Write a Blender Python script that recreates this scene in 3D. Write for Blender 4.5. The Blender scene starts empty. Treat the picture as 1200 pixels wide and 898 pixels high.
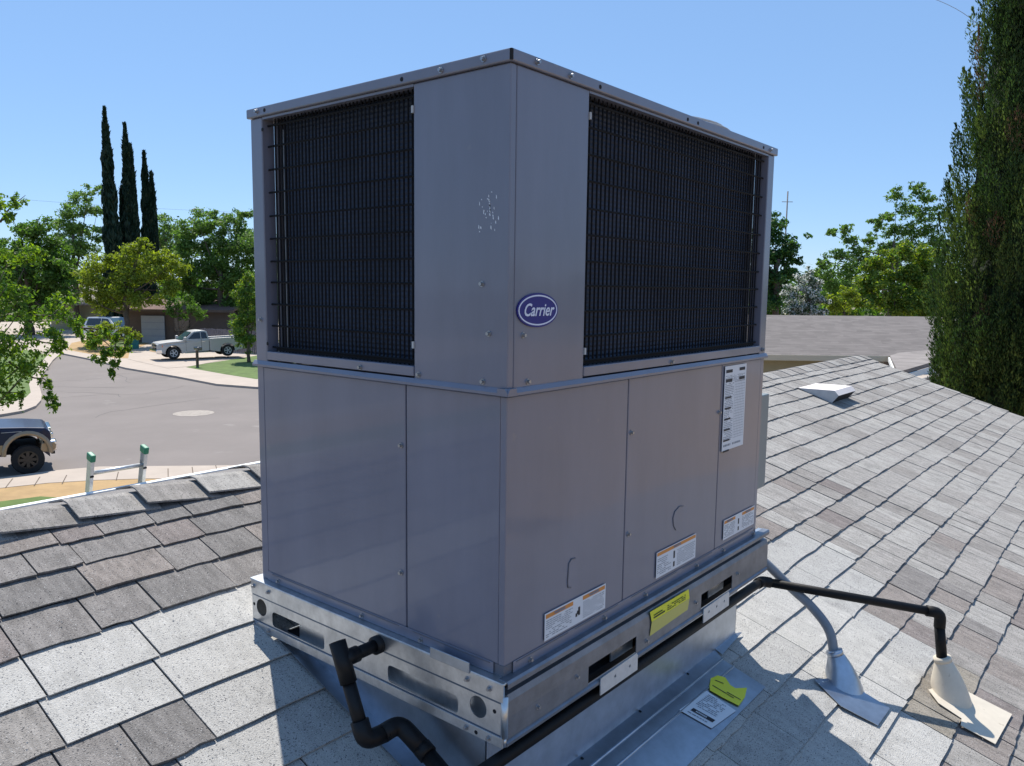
import bpy, bmesh, math, random
import numpy as np
from mathutils import Vector, Matrix
random.seed(7); rng = np.random.default_rng(7)
S = bpy.context.scene
COL = S.collection
PI = math.pi

# ------------------------------------------------------------------ camera
W0, H0, F0 = 1200.0, 898.0, 927.74
CAM = Vector((-1.2848, -1.0665, 0.8606))
yaw, pit, rol = 0.6869, -0.1180, 0.0123
fw = Vector((math.cos(pit)*math.cos(yaw), math.cos(pit)*math.sin(yaw), math.sin(pit)))
rt = Vector((math.sin(yaw), -math.cos(yaw), 0)); up = rt.cross(fw)
rt2 = rt*math.cos(rol) + up*math.sin(rol); up2 = -rt*math.sin(rol) + up*math.cos(rol)
cd = bpy.data.cameras.new('camera'); cam = bpy.data.objects.new('camera', cd); COL.objects.link(cam)
M = Matrix((rt2, up2, -fw)).transposed().to_4x4(); M.translation = CAM
cam.matrix_world = M
cd.sensor_width = 36; cd.lens = 36*F0/W0; cd.clip_start = 0.05; cd.clip_end = 2000
S.camera = cam

# ------------------------------------------------------------------ sky, sun, exposure
SUN_AZ, SUN_EL = math.radians(61), math.radians(57)
sunv = Vector((math.cos(SUN_EL)*math.cos(SUN_AZ), math.cos(SUN_EL)*math.sin(SUN_AZ), math.sin(SUN_EL)))
wd = bpy.data.worlds.new('World'); S.world = wd; wd.use_nodes = True
nt = wd.node_tree; bgn = nt.nodes['Background']
sky = nt.nodes.new('ShaderNodeTexSky'); sky.sky_type = 'NISHITA'; sky.sun_disc = False
sky.sun_elevation = SUN_EL; sky.sun_rotation = PI/2 - SUN_AZ
sky.air_density = 1.0; sky.dust_density = 0.0; sky.ozone_density = 4.0; sky.altitude = 1200
sm = nt.nodes.new('ShaderNodeMix'); sm.data_type = 'RGBA'; sm.inputs['Factor'].default_value = 0.50
sm.inputs['B'].default_value = (2.6, 4.7, 8.3, 1)
nt.links.new(sky.outputs[0], sm.inputs['A']); nt.links.new(sm.outputs['Result'], bgn.inputs['Color']); bgn.inputs['Strength'].default_value = 0.094
sl = bpy.data.lights.new('sun', 'SUN'); sl.energy = 5.0; sl.angle = math.radians(0.5); sl.color = (1, 0.95, 0.86)
so = bpy.data.objects.new('sun', sl); COL.objects.link(so)
so.rotation_euler = sunv.to_track_quat('Z', 'Y').to_euler(); so.location = (0, 0, 30)
S.view_settings.view_transform = 'Standard'; S.view_settings.look = 'None'
S.view_settings.exposure = 0.44; S.view_settings.gamma = 1.0

# ------------------------------------------------------------------ surveying helpers (a sight line to a real distance)
def ray(px, py): return fw + rt2*((px-W0/2)/F0) - up2*((py-H0/2)/F0)
def on(px, py, ax, val):
    d = ray(px, py); return CAM + d*((val-CAM[ax])/d[ax])
SL, Z0 = 0.333, -0.45
def zr(y): return Z0 + SL*y
sv = Vector((0, 1, SL)).normalized()
CONDUIT = [(1.48, .16, -.02), (1.50, .08, -.08), (1.535, 0, -.15), (1.585, -.075, -.236), (1.600, -.15, -.295), (1.585, -.22, -.36), (1.568, -.25, -.45)]
def on_roof(px, py, dz=0):
    d = ray(px, py); t = (Z0+dz+SL*CAM.y-CAM.z)/(d.z-SL*d.y); return CAM + d*t
def dep(px, py, D): return CAM + ray(px, py)*D
GZ = -3.94
def G(px, py, z=GZ): return on(px, py, 2, z)
def project(P):
    d = Vector(P)-CAM; z = d.dot(fw)
    return (W0/2+F0*d.dot(rt2)/z, H0/2-F0*d.dot(up2)/z, z)

# ------------------------------------------------------------------ materials
MATS = {}
def nodes(m): return m.node_tree.nodes, m.node_tree.links
def mat(name, col, rough=0.6, metal=0.0, spec=0.5, var=0.0, scale=8.0, bump=0.0, bscale=60.0, stretch=None, coat=0.0, spots=None, island=0.0, transl=0.0, coord='pos'):
    m = bpy.data.materials.new(name); m.use_nodes = True; n, l = nodes(m); b = n['Principled BSDF']
    c = (*col, 1); b.inputs['Base Color'].default_value = c; b.inputs['Roughness'].default_value = rough
    b.inputs['Metallic'].default_value = metal; b.inputs['Specular IOR Level'].default_value = spec
    if coat: b.inputs['Coat Weight'].default_value = coat; b.inputs['Coat Roughness'].default_value = 0.06
    geo = n.new('ShaderNodeNewGeometry'); vec = geo.outputs['Position']
    if stretch:
        mp = n.new('ShaderNodeVectorMath'); mp.operation = 'MULTIPLY'; mp.inputs[1].default_value = stretch
        l.new(vec, mp.inputs[0]); vec2 = mp.outputs[0]
    else: vec2 = vec
    cur = None
    if var:
        tx = n.new('ShaderNodeTexNoise'); tx.inputs['Scale'].default_value = scale; tx.inputs['Detail'].default_value = 6; tx.inputs['Roughness'].default_value = .65
        l.new(vec2, tx.inputs['Vector'])
        mr = n.new('ShaderNodeMapRange'); mr.inputs[1].default_value = .3; mr.inputs[2].default_value = .7; mr.inputs[3].default_value = 1-var; mr.inputs[4].default_value = 1+var
        l.new(tx.outputs[0], mr.inputs[0]); cur = mr.outputs[0]
    if island:
        mr2 = n.new('ShaderNodeMapRange'); mr2.inputs[3].default_value = 1-island; mr2.inputs[4].default_value = 1+island
        l.new(geo.outputs['Random Per Island'], mr2.inputs[0])
        if cur:
            mm = n.new('ShaderNodeMath'); mm.operation = 'MULTIPLY'; l.new(cur, mm.inputs[0]); l.new(mr2.outputs[0], mm.inputs[1]); cur = mm.outputs[0]
        else: cur = mr2.outputs[0]
    base = None
    if cur:
        vm = n.new('ShaderNodeVectorMath'); vm.operation = 'SCALE'; vm.inputs[0].default_value = col; l.new(cur, vm.inputs['Scale']); base = vm.outputs[0]
    if spots:   # (scale, threshold, colour, softness)
        for sc, th, scol, soft in spots:
            t2 = n.new('ShaderNodeTexNoise'); t2.inputs['Scale'].default_value = sc; t2.inputs['Detail'].default_value = 3; l.new(vec, t2.inputs['Vector'])
            m2 = n.new('ShaderNodeMapRange'); m2.inputs[1].default_value = th; m2.inputs[2].default_value = th+soft; l.new(t2.outputs[0], m2.inputs[0])
            mx = n.new('ShaderNodeMix'); mx.data_type = 'RGBA'; mx.inputs['B'].default_value = (*scol, 1)
            l.new(m2.outputs[0], mx.inputs['Factor'])
            if base: l.new(base, mx.inputs['A'])
            else: mx.inputs['A'].default_value = c
            base = mx.outputs['Result']
    if base: l.new(base, b.inputs['Base Color'])
    if bump:
        bt = n.new('ShaderNodeTexNoise'); bt.inputs['Scale'].default_value = bscale; bt.inputs['Detail'].default_value = 4; l.new(vec, bt.inputs['Vector'])
        bp = n.new('ShaderNodeBump'); bp.inputs['Strength'].default_value = bump; bp.inputs['Distance'].default_value = 0.01
        l.new(bt.outputs[0], bp.inputs['Height']); l.new(bp.outputs[0], b.inputs['Normal'])
    if transl:
        tr = n.new('ShaderNodeBsdfTranslucent'); ms = n.new('ShaderNodeMixShader'); ms.inputs[0].default_value = transl
        hs = n.new('ShaderNodeHueSaturation'); hs.inputs['Saturation'].default_value = 1.15; hs.inputs['Value'].default_value = 1.6
        if base: l.new(base, hs.inputs['Color'])
        else: hs.inputs['Color'].default_value = c
        l.new(hs.outputs[0], tr.inputs['Color'])
        out = n['Material Output']; l.new(b.outputs[0], ms.inputs[1]); l.new(tr.outputs[0], ms.inputs[2]); l.new(ms.outputs[0], out.inputs[0])
    MATS[name] = m; return m

UP = mat('unit_paint', (0.160, 0.169, 0.222), 0.33, 0.0, 0.5, var=.09, scale=3.0, stretch=(2.2, 2.2, .55), bump=.10, bscale=4.5, coat=.35, spots=[(16, .70, (.23, .225, .23), .12)])
UPD = mat('unit_paint_inner', (0.12, 0.125, 0.15), 0.5)
GALV = mat('galvanised', (0.56, 0.58, 0.60), 0.34, 0.9, var=.18, scale=30, bump=.06, bscale=9)
GALV2 = mat('galvanised_sheet', (0.40, 0.45, 0.52), 0.34, 0.9, var=.16, scale=14, bump=.12, bscale=5)
ZINC = mat('zinc_screw', (0.36, 0.37, 0.39), 0.4, 0.85)
WHITEM = mat('white_bracket', (0.62, 0.62, 0.62), 0.45, 0.3, var=.1, scale=40)
WIRE = mat('black_wire', (0.003, 0.004, 0.007), 0.7, 0, .2)
BLACK = mat('black_plastic', (0.007, 0.007, 0.008), 0.5, 0, .3, var=.3, scale=20)
BLACKP = mat('black_iron', (0.006, 0.006, 0.007), 0.6, 0, .25, var=.3, scale=40, bump=.1, bscale=120)
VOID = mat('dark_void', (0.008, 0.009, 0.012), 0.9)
GREYPVC = mat('grey_conduit', (0.20, 0.22, 0.25), 0.45, var=.1, scale=30)
CREAM = mat('cream_paint', (.60, .53, .43), 0.55, var=.06, scale=20, spots=[(35, .68, (.35, .28, .2), .1)])
GREYP = mat('grey_paint', (0.42, 0.43, 0.44), 0.5, var=.1, scale=20)
VENTP = mat('vent_paint', (0.80, 0.72, 0.68), 0.5, var=.05, scale=8)
PAPER = mat('paper_white', (0.66, 0.68, 0.72), 0.5)
PAPERO = mat('paper_orange', (0.62, 0.24, 0.05), 0.5)
PAPERY = mat('paper_yellow', (0.72, 0.70, 0.03), 0.5)
PAPERY2 = mat('paper_yellow_faded', (0.55, 0.50, 0.13), 0.5)
INK = mat('ink_grey', (0.22, 0.24, 0.28), 0.6)
INKB = mat('ink_black', (0.012, 0.012, 0.02), 0.6)
BLUE = mat('badge_blue', (0.002, 0.003, 0.17), 0.45)
BADGEW = mat('badge_white', (0.62, 0.66, 0.80), 0.35)
SCRAPE = mat('scratch_white', (0.7, 0.74, 0.8), 0.5)
ALU = mat('aluminium', (0.66, 0.66, 0.66), 0.42, 0.7, var=.12, scale=40)
GREENP = mat('green_plastic', (0.02, 0.20, 0.11), 0.45)
WHITEP = mat('white_paint', (0.80, 0.80, 0.78), 0.5)
# condenser coil: fine fins as relief and colour on the tube bank
def coil_mat():
    m = mat('coil_fins', (0.05, 0.062, 0.09), 0.55, 0.25); n, l = nodes(m); b = n['Principled BSDF']
    geo = n.new('ShaderNodeNewGeometry'); sx = n.new('ShaderNodeSeparateXYZ'); l.new(geo.outputs['Position'], sx.inputs[0])
    mu = n.new('ShaderNodeMath'); mu.operation = 'MULTIPLY'; mu.inputs[1].default_value = 2*PI/0.0122; l.new(sx.outputs[2], mu.inputs[0])
    sn = n.new('ShaderNodeMath'); sn.operation = 'SINE'; l.new(mu.outputs[0], sn.inputs[0])
    nz = n.new('ShaderNodeTexNoise'); nz.inputs['Scale'].default_value = 5; l.new(geo.outputs['Position'], nz.inputs['Vector'])
    mr = n.new('ShaderNodeMapRange'); mr.inputs[1].default_value = -1; mr.inputs[2].default_value = 1; mr.inputs[3].default_value = .85; mr.inputs[4].default_value = 1.05; l.new(sn.outputs[0], mr.inputs[0])
    m3 = n.new('ShaderNodeMapRange'); m3.inputs[1].default_value = .3; m3.inputs[2].default_value = .7; m3.inputs[3].default_value = .75; m3.inputs[4].default_value = 1.25; l.new(nz.outputs[0], m3.inputs[0])
    mm = n.new('ShaderNodeMath'); mm.operation = 'MULTIPLY'; l.new(mr.outputs[0], mm.inputs[0]); l.new(m3.outputs[0], mm.inputs[1])
    vm = n.new('ShaderNodeVectorMath'); vm.operation = 'SCALE'; vm.inputs[0].default_value = (0.048, 0.066, 0.110); l.new(mm.outputs[0], vm.inputs['Scale'])
    l.new(vm.outputs[0], b.inputs['Base Color'])
    bp = n.new('ShaderNodeBump'); bp.inputs['Strength'].default_value = .5; bp.inputs['Distance'].default_value = .003
    l.new(sn.outputs[0], bp.inputs['Height']); l.new(bp.outputs[0], b.inputs['Normal'])
    return m
COIL = coil_mat()
# shingles
def shingle(name, col, dark=(.05, .05, .055), th=.60, lite=(.5, .5, .5), var=.30):
    return mat(name, col, 0.92, 0, .2, var=var, scale=3.2, stretch=(15, 2.6, 2.6), bump=.5, bscale=330,
               spots=[(9, .56, tuple(c*.72 for c in col), .22), (26, .60, tuple(min(.6, c*1.22) for c in col), .2), (230, th, dark, .06), (150, th+.06, dark, .05), (310, .63, lite, .08)])
SH_OLD = [shingle('shingle_grey_a', (.270, .250, .232)), shingle('shingle_grey_b', (.320, .300, .280)), shingle('shingle_grey_c', (.225, .208, .197)),
          shingle('shingle_brown_a', (.245, .215, .197)), shingle('shingle_brown_b', (.215, .186, .175)), shingle('shingle_grey_d', (.350, .332, .310)), shingle('shingle_dark', (.190, .178, .170))]
SH_NEW = [shingle('shingle_new_a', (.445, .430, .405), (.12, .12, .13), .60, (.7, .7, .7), .12), shingle('shingle_new_b', (.40, .388, .368), (.11, .11, .12), .59, (.65, .65, .65), .12)]
SH_STAIN = shingle('shingle_stained', (.27, .24, .20))
DECK = mat('underlay_felt', (.07, .068, .066), .95)
ROADM = mat('asphalt', (.175, .150, .138), .9, var=.10, scale=.35, stretch=(1, 1, 1), bump=.2, bscale=30, spots=[(1.1, .66, (.22, .195, .18), .12), (60, .7, (.28, .27, .26), .1)])
CONC = mat('concrete', (.40, .335, .28), .9, var=.08, scale=1.2, spots=[(2.5, .68, (.34, .29, .25), .15)])
LAWN = mat('lawn_green', (.085, .135, .028), .95, var=.3, scale=1.5, spots=[(6, .6, (.13, .16, .05), .2)])
DRY = mat('dead_grass', (.36, .235, .11), .95, var=.2, scale=1.4, spots=[(5, .6, (.33, .24, .10), .15)])
EARTH = mat('earth', (.15, .13, .07), .95, var=.25, scale=.2)
ROOFN = mat('neighbour_shingles', (.165, .146, .138), .95, var=.12, scale=1.6, stretch=(1, 1, 9), bump=.4, bscale=9)
ROOFN2 = mat('neighbour_shingles_light', (.23, .205, .193), .95, var=.1, scale=2, stretch=(1, 1, 9), bump=.3, bscale=9)
ROOFB = mat('brown_shingles', (.15, .09, .075), .95, var=.2, scale=2)
def courses(m, period, amt):
    n, l = nodes(m); b = n['Principled BSDF']; src = b.inputs['Base Color'].links[0].from_socket
    geo = n.new('ShaderNodeNewGeometry'); sx = n.new('ShaderNodeSeparateXYZ'); l.new(geo.outputs['Position'], sx.inputs[0])
    a = n.new('ShaderNodeMath'); a.operation = 'DIVIDE'; a.inputs[1].default_value = period; l.new(sx.outputs[2], a.inputs[0])
    f = n.new('ShaderNodeMath'); f.operation = 'FRACT'; l.new(a.outputs[0], f.inputs[0])
    fl_ = n.new('ShaderNodeMath'); fl_.operation = 'FLOOR'; l.new(a.outputs[0], fl_.inputs[0])
    cb = n.new('ShaderNodeCombineXYZ'); l.new(sx.outputs[0], cb.inputs[0]); l.new(sx.outputs[1], cb.inputs[1])
    k7 = n.new('ShaderNodeMath'); k7.operation = 'MULTIPLY'; k7.inputs[1].default_value = 7.31; l.new(fl_.outputs[0], k7.inputs[0]); l.new(k7.outputs[0], cb.inputs[2])
    vo = n.new('ShaderNodeTexVoronoi'); vo.inputs['Scale'].default_value = 2.6; l.new(cb.outputs[0], vo.inputs['Vector'])
    sv_ = n.new('ShaderNodeSeparateColor'); l.new(vo.outputs['Color'], sv_.inputs[0])
    m1 = n.new('ShaderNodeMapRange'); m1.inputs[1].default_value = 0; m1.inputs[2].default_value = .22; m1.inputs[3].default_value = 1-amt; m1.inputs[4].default_value = 1; l.new(f.outputs[0], m1.inputs[0])
    m2 = n.new('ShaderNodeMapRange'); m2.inputs[3].default_value = .88; m2.inputs[4].default_value = 1.12; l.new(sv_.outputs[0], m2.inputs[0])
    mm = n.new('ShaderNodeMath'); mm.operation = 'MULTIPLY'; l.new(m1.outputs[0], mm.inputs[0]); l.new(m2.outputs[0], mm.inputs[1])
    vs = n.new('ShaderNodeVectorMath'); vs.operation = 'SCALE'; l.new(src, vs.inputs[0]); l.new(mm.outputs[0], vs.inputs['Scale']); l.new(vs.outputs[0], b.inputs['Base Color'])
courses(ROOFN, .046, .35); courses(ROOFN2, .05, .3); courses(ROOFB, .05, .35)
WALLY = mat('stucco_tan', (.36, .33, .22), .9, var=.05, scale=2)
WALLG = mat('stucco_grey', (.34, .35, .37), .9, var=.05, scale=2)
WALLB = mat('siding_brown', (.11, .08, .065), .9, var=.1, scale=2)
WOODF = mat('fence_wood', (.16, .14, .15), .9, var=.2, scale=3)
GLASS = mat('dark_glass', (.012, .016, .022), .08, 0, .8)
WSHIELD = mat('windscreen_glass', (.05, .10, .12), .05, 0, 1.0, coat=.6)
SILVER = mat('silver_car_paint', (.42, .41, .40), .42, .1, coat=.15)
WHITEC = mat('white_car_paint', (.70, .72, .74), .3, 0, coat=.8)
NAVY = mat('navy_car_paint', (.006, .012, .045), .35, 0, .3, coat=.25)
DARKC = mat('charcoal_car_paint', (.03, .035, .045), .25, .2, coat=1)
GOLD = mat('beige_trim_paint', (.30, .22, .14), .35, .2, coat=.6)
CHROME = mat('chrome', (.75, .75, .76), .12, 1)
TYRE = mat('tyre_rubber', (.012, .012, .013), .85)
LAMPC = mat('lamp_clear', (.75, .75, .72), .1, 0, .8, coat=1)
AMBER = mat('lamp_amber', (.75, .18, .03), .2, 0, .8)
REDL = mat('lamp_red', (.35, .01, .01), .2, 0, .8)
TEAL = mat('teal_plastic', (.02, .17, .16), .5)
BARK = mat('bark', (.10, .075, .055), .95, var=.3, scale=8, bump=.6, bscale=20)
def leafm(name, col, tr=.35, isl=.35): return mat(name, col, .6, 0, .3, island=isl, transl=tr)
L_BRIGHT = leafm('leaf_bright', (.16, .24, .035), .5)
L_MID = leafm('leaf_mid', (.085, .155, .030), .45)
L_YEL = leafm('leaf_yellowgreen', (.19, .24, .04), .5)
L_DARK = leafm('leaf_dark', (.035, .09, .024), .35)
L_SOFT = leafm('leaf_feathery', (.13, .21, .055), .45)
L_CYP = leafm('cypress_far', (.012, .032, .018), .1)
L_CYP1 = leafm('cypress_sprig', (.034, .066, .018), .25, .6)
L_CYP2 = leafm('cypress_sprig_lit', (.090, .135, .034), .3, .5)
L_CYPB = leafm('cypress_brown', (.13, .085, .05), .2, .4)
L_OLE = leafm('oleander_leaf', (.06, .10, .05), .3)
L_BLOOM = leafm('oleander_bloom', (.62, .62, .58), .3, .15)

# ------------------------------------------------------------------ object helpers
def tag(o, label=None, cat=None, group=None, kind=None):
    if label: o['label'] = label
    if cat: o['category'] = cat
    if group: o['group'] = group
    if kind: o['kind'] = kind
    return o
def thing(name, loc, label, cat, group=None, rz=0):
    o = bpy.data.objects.new(name, None); COL.objects.link(o); o.empty_display_size = .2
    o.location = loc; o.rotation_euler = (0, 0, rz); return tag(o, label, cat, group)
def link(name, me, m, parent=None, world=True):
    if m is not None:
        for k in (m if isinstance(m, (list, tuple)) else [m]): me.materials.append(k)
    o = bpy.data.objects.new(name, me); COL.objects.link(o)
    if parent is not None:
        o.parent = parent
        if world: o.matrix_parent_inverse = mw(parent).inverted()
    return o
def mw(o):
    m = Matrix.LocRotScale(o.location, o.rotation_euler, o.scale)
    if o.parent: m = mw(o.parent) @ o.matrix_parent_inverse @ m
    return m
def obj(name, bm, m, parent=None, world=True, smooth=False):
    me = bpy.data.meshes.new(name); bm.normal_update(); bm.to_mesh(me); bm.free()
    if smooth: me.polygons.foreach_set('use_smooth', [True]*len(me.polygons))
    return link(name, me, m, parent, world)
def pydata(name, v, f, m, parent=None, world=True, smooth=False):
    me = bpy.data.meshes.new(name); me.from_pydata([tuple(x) for x in v], [], f); me.update()
    if smooth: me.polygons.foreach_set('use_smooth', [True]*len(me.polygons))
    return link(name, me, m, parent, world)
def add_box(bm, x0, x1, y0, y1, z0, z1, bev=0.0, mtx=None):
    r = bmesh.ops.create_cube(bm, size=1); vs = r['verts']
    bmesh.ops.transform(bm, verts=vs, matrix=Matrix.Translation(((x0+x1)/2, (y0+y1)/2, (z0+z1)/2)) @ Matrix.Diagonal((abs(x1-x0), abs(y1-y0), abs(z1-z0), 1)))
    if bev:
        es = list({e for v in vs for e in v.link_edges})
        r = bmesh.ops.bevel(bm, geom=es, offset=bev, segments=2, affect='EDGES', profile=.5); vs = list({v for f in r['faces'] for v in f.verts} | {v for v in vs if v.is_valid})
    if mtx is not None: bmesh.ops.transform(bm, verts=vs, matrix=mtx)
    return vs
def box(name, x0, x1, y0, y1, z0, z1, m, parent=None, bev=0.0, world=True):
    bm = bmesh.new(); add_box(bm, x0, x1, y0, y1, z0, z1, bev); return obj(name, bm, m, parent, world)
def tube_data(pts, r, seg=12, cap=True, radii=None):
    pts = [Vector(p) for p in pts]; n = len(pts); v = []; f = []
    t0 = (pts[1]-pts[0]).normalized(); a = t0.orthogonal().normalized()
    for i, p in enumerate(pts):
        t = ((pts[min(i+1, n-1)]-pts[max(i-1, 0)])).normalized()
        a = (a - t*a.dot(t)).normalized(); b = t.cross(a); rr = radii[i] if radii else r
        # mitre widening
        k = 1.0
        if 0 < i < n-1:
            c = (pts[i]-pts[i-1]).normalized().dot(t); k = 1/max(c, .6)
        for s in range(seg):
            an = 2*PI*s/seg; v.append(p + (a*math.cos(an)+b*math.sin(an))*rr*(k if False else 1))
    for i in range(n-1):
        for s in range(seg):
            s2 = (s+1) % seg; f.append((i*seg+s, i*seg+s2, (i+1)*seg+s2, (i+1)*seg+s))
    if cap: f.append(tuple(range(seg-1, -1, -1))); f.append(tuple((n-1)*seg+s for s in range(seg)))
    return v, f
def tube(name, pts, r, m, parent=None, seg=14, radii=None, cap=True):
    v, f = tube_data(pts, r, seg, cap, radii); return pydata(name, v, f, m, parent, smooth=True)
def rounded(pts, rad, n=6):
    pts = [Vector(p) for p in pts]; out = [pts[0]]
    for i in range(1, len(pts)-1):
        a = (pts[i-1]-pts[i]); b = (pts[i+1]-pts[i]); ra = min(rad, a.length*.48, b.length*.48)
        A = pts[i]+a.normalized()*ra; B = pts[i]+b.normalized()*ra
        for k in range(n+1):
            t = k/n; out.append(A*(1-t)**2 + pts[i]*2*t*(1-t) + B*t*t)
    out.append(pts[-1]); return out
def bezier(ps, n=24):
    ps = [Vector(p) for p in ps]; out = []
    for k in range(n+1):
        t = k/n; q = ps[:]
        while len(q) > 1: q = [q[i].lerp(q[i+1], t) for i in range(len(q)-1)]
        out.append(q[0])
    return out
def spline(ps, n=6):
    ps = [Vector(p) for p in ps]; q = [ps[0]*2-ps[1]]+ps+[ps[-1]*2-ps[-2]]; out = []
    for i in range(1, len(q)-2):
        for k in range(n):
            t = k/n; out.append(.5*((2*q[i])+(q[i+1]-q[i-1])*t+(2*q[i-1]-5*q[i]+4*q[i+1]-q[i+2])*t*t+(3*q[i]-q[i-1]-3*q[i+1]+q[i+2])*t**3))
    out.append(ps[-1]); return out
def frame(o, u, v):
    u = Vector(u).normalized(); v = Vector(v).normalized(); n = u.cross(v).normalized()
    m = Matrix((u, v, n)).transposed().to_4x4(); m.translation = Vector(o); return m
def plate(name, outer, holes, thick, mtx, m, parent):
    """flat sheet with real holes: outer / holes are 2D loops, thickness along +n"""
    cu = bpy.data.curves.new(name, 'CURVE'); cu.dimensions = '2D'; cu.fill_mode = 'BOTH'; cu.extrude = thick/2
    for lp in [outer]+holes:
        sp = cu.splines.new('POLY'); sp.points.add(len(lp)-1); sp.use_cyclic_u = True
        for i, p in enumerate(lp): sp.points[i].co = (p[0], p[1], 0, 1)
    t = bpy.data.objects.new('t', cu); COL.objects.link(t)
    dg = bpy.context.evaluated_depsgraph_get(); me = bpy.data.meshes.new_from_object(t.evaluated_get(dg))
    bpy.data.objects.remove(t); bpy.data.curves.remove(cu); me.name = name
    me.transform(mtx @ Matrix.Translation((0, 0, thick/2)))
    me.materials.clear(); return link(name, me, m, parent)
def text(name, s, size, mtx, m, parent, shear=0, bold=0.0, align='CENTER', sx=1.0):
    cu = bpy.data.curves.new(name, 'FONT'); cu.body = s; cu.size = size; cu.shear = shear; cu.offset = bold
    cu.align_x = align; cu.align_y = 'CENTER'; cu.extrude = .00025; cu.resolution_u = 3
    t = bpy.data.objects.new('t', cu); COL.objects.link(t)
    dg = bpy.context.evaluated_depsgraph_get(); me = bpy.data.meshes.new_from_object(t.evaluated_get(dg))
    bpy.data.objects.remove(t); bpy.data.curves.remove(cu); me.name = name
    me.transform(mtx @ Matrix.Diagonal((sx, 1, 1, 1))); me.materials.clear(); return link(name, me, m, parent)
def rect(x0, x1, y0, y1, r=0, n=4):
    if not r: return [(x0, y0), (x1, y0), (x1, y1), (x0, y1)]
    o = []
    for cx, cy, a0 in ((x1-r, y0+r, -PI/2), (x1-r, y1-r, 0), (x0+r, y1-r, PI/2), (x0+r, y0+r, PI)):
        for k in range(n+1): a = a0+PI/2*k/n; o.append((cx+r*math.cos(a), cy+r*math.sin(a)))
    return o
def circ(cx, cy, r, n=24, ry=None): return [(cx+r*math.cos(2*PI*k/n), cy+(ry or r)*math.sin(2*PI*k/n)) for k in range(n)]
def slab(name, pts, th, m, parent=None, nrm=None):
    pts = [Vector(p) for p in pts]; n = Vector(nrm) if nrm else (pts[1]-pts[0]).cross(pts[2]-pts[0]).normalized()
    if n.z < 0 and not nrm: n = -n
    k = len(pts); v = pts+[p-n*th for p in pts]
    f = [tuple(range(k)), tuple(range(2*k-1, k-1, -1))]+[(i, i+k, (i+1) % k+k, (i+1) % k) for i in range(k)]
    o = pydata(name, v, f, m, parent)
    bm = bmesh.new(); bm.from_mesh(o.data); bmesh.ops.recalc_face_normals(bm, faces=bm.faces); bm.to_mesh(o.data); bm.free(); return o
# ================================================================== SETTING: ground, road, pavements
def sheet(name, pts, z, m, kind='structure'):
    v = [(p[0], p[1], z) for p in pts]; o = pydata(name, v, [tuple(range(len(v)))], m)
    if o.data.polygons[0].normal.z < 0: o.data.flip_normals()
    o['kind'] = kind; return o
def raised(name, pts, z0, z1, m):
    o = slab(name, [(p[0], p[1], z1) for p in pts], z1-z0, m, None, (0, 0, 1)); o['kind'] = 'structure'; return o
RZ = GZ-0.10
sheet('ground', [(-900, -900), (900, -900), (900, 900), (-900, 900)], GZ-0.16, EARTH)
def g2(lst, z=GZ): return [G(x, y, z).xy for x, y in lst]
# asphalt: a long street across the picture and one running away from it
sheet('road', [(-60, 24), G(-20, 560).xy, (5.0, 20.9), (6.7, 20.7), (7.7, 20.3), (9.8, 18.2), (14, 14.2), (60, -28), (95, 10), (27, 60), (-30, 75)], RZ, ROADM)
# near pavement + verge of our own garden
k0 = [(-60, 27.0), (-20, 24.2), (5.0, 21.0), (6.7, 20.8), (7.7, 20.4), (9.8, 18.3), (14, 14.3), (30, -0.2), (60, -28)]
k1 = [(57, -30.5), (28.5, -2.0), (12.7, 13.0), (9.3, 16.6), (7.9, 18.2), (7.0, 18.95), (6.1, 19.5), (5.0, 19.85), (-20, 22.9), (-60, 25.5)]
raised('pavement', k0+k1, RZ-.3, GZ, CONC)
for k in range(26):
    q = k/25; a = Vector((-20, 24.2, 0)).lerp(Vector((5.0, 21.0, 0)), min(1, q*1.6)) if q < .625 else Vector((5.0, 21.0, 0)).lerp(Vector((9.8, 18.3, 0)), (q-.625)/.375)
    b_ = Vector((a.x-.2, a.y-.95, 0)) if q < .625 else Vector((a.x-.45, a.y-.9, 0))
    o = sheet('pavement_joint', [(a.x-.012, a.y-.02), (a.x+.012, a.y-.02), (b_.x+.012, b_.y), (b_.x-.012, b_.y)], GZ+.004, BARK)
# road cracks sealed with tar
r_ = random.Random(11)
for k in range(9):
    x0_, y0_ = r_.uniform(8, 18), r_.uniform(22, 46); an_ = r_.uniform(.9, 1.5) if k % 2 else r_.uniform(-.4, .2); v, f = [], []
    for j in range(14):
        w_ = .012+.012*r_.random(); v += [(x0_-w_*math.sin(an_), y0_+w_*math.cos(an_), RZ+.004), (x0_+w_*math.sin(an_), y0_-w_*math.cos(an_), RZ+.004)]
        x0_ += .5*math.cos(an_); y0_ += .5*math.sin(an_); an_ += r_.gauss(0, .28)
    f = [(2*i, 2*i+1, 2*i+3, 2*i+2) for i in range(13)]; o = pydata('road_crack', v, f, mat('tar_seal', (.10, .09, .085), .8) if k == 0 else MATS['tar_seal']); o['kind'] = 'structure'
raised('front_yard', [(-60, 25.47), (-20, 22.87)]+[(5.0, 19.82), (6.1, 19.47), (7.0, 18.92), (7.9, 18.17), (9.3, 16.57), (12.7, 12.97), (28.5, -2.03), (57, -30.5), (57, -60), (-60, -60)], RZ-.3, GZ-.005, DRY)
sheet('lawn_strip', [(-60, 21.5), (-6, 19.4), (1.5, 18.9), (4.7, 18.5), (5.5, 18.3), (5.9, 17.6), (6.4, 15), (6.5, 12), (6, 6), (-60, 6)], GZ, LAWN)
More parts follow.
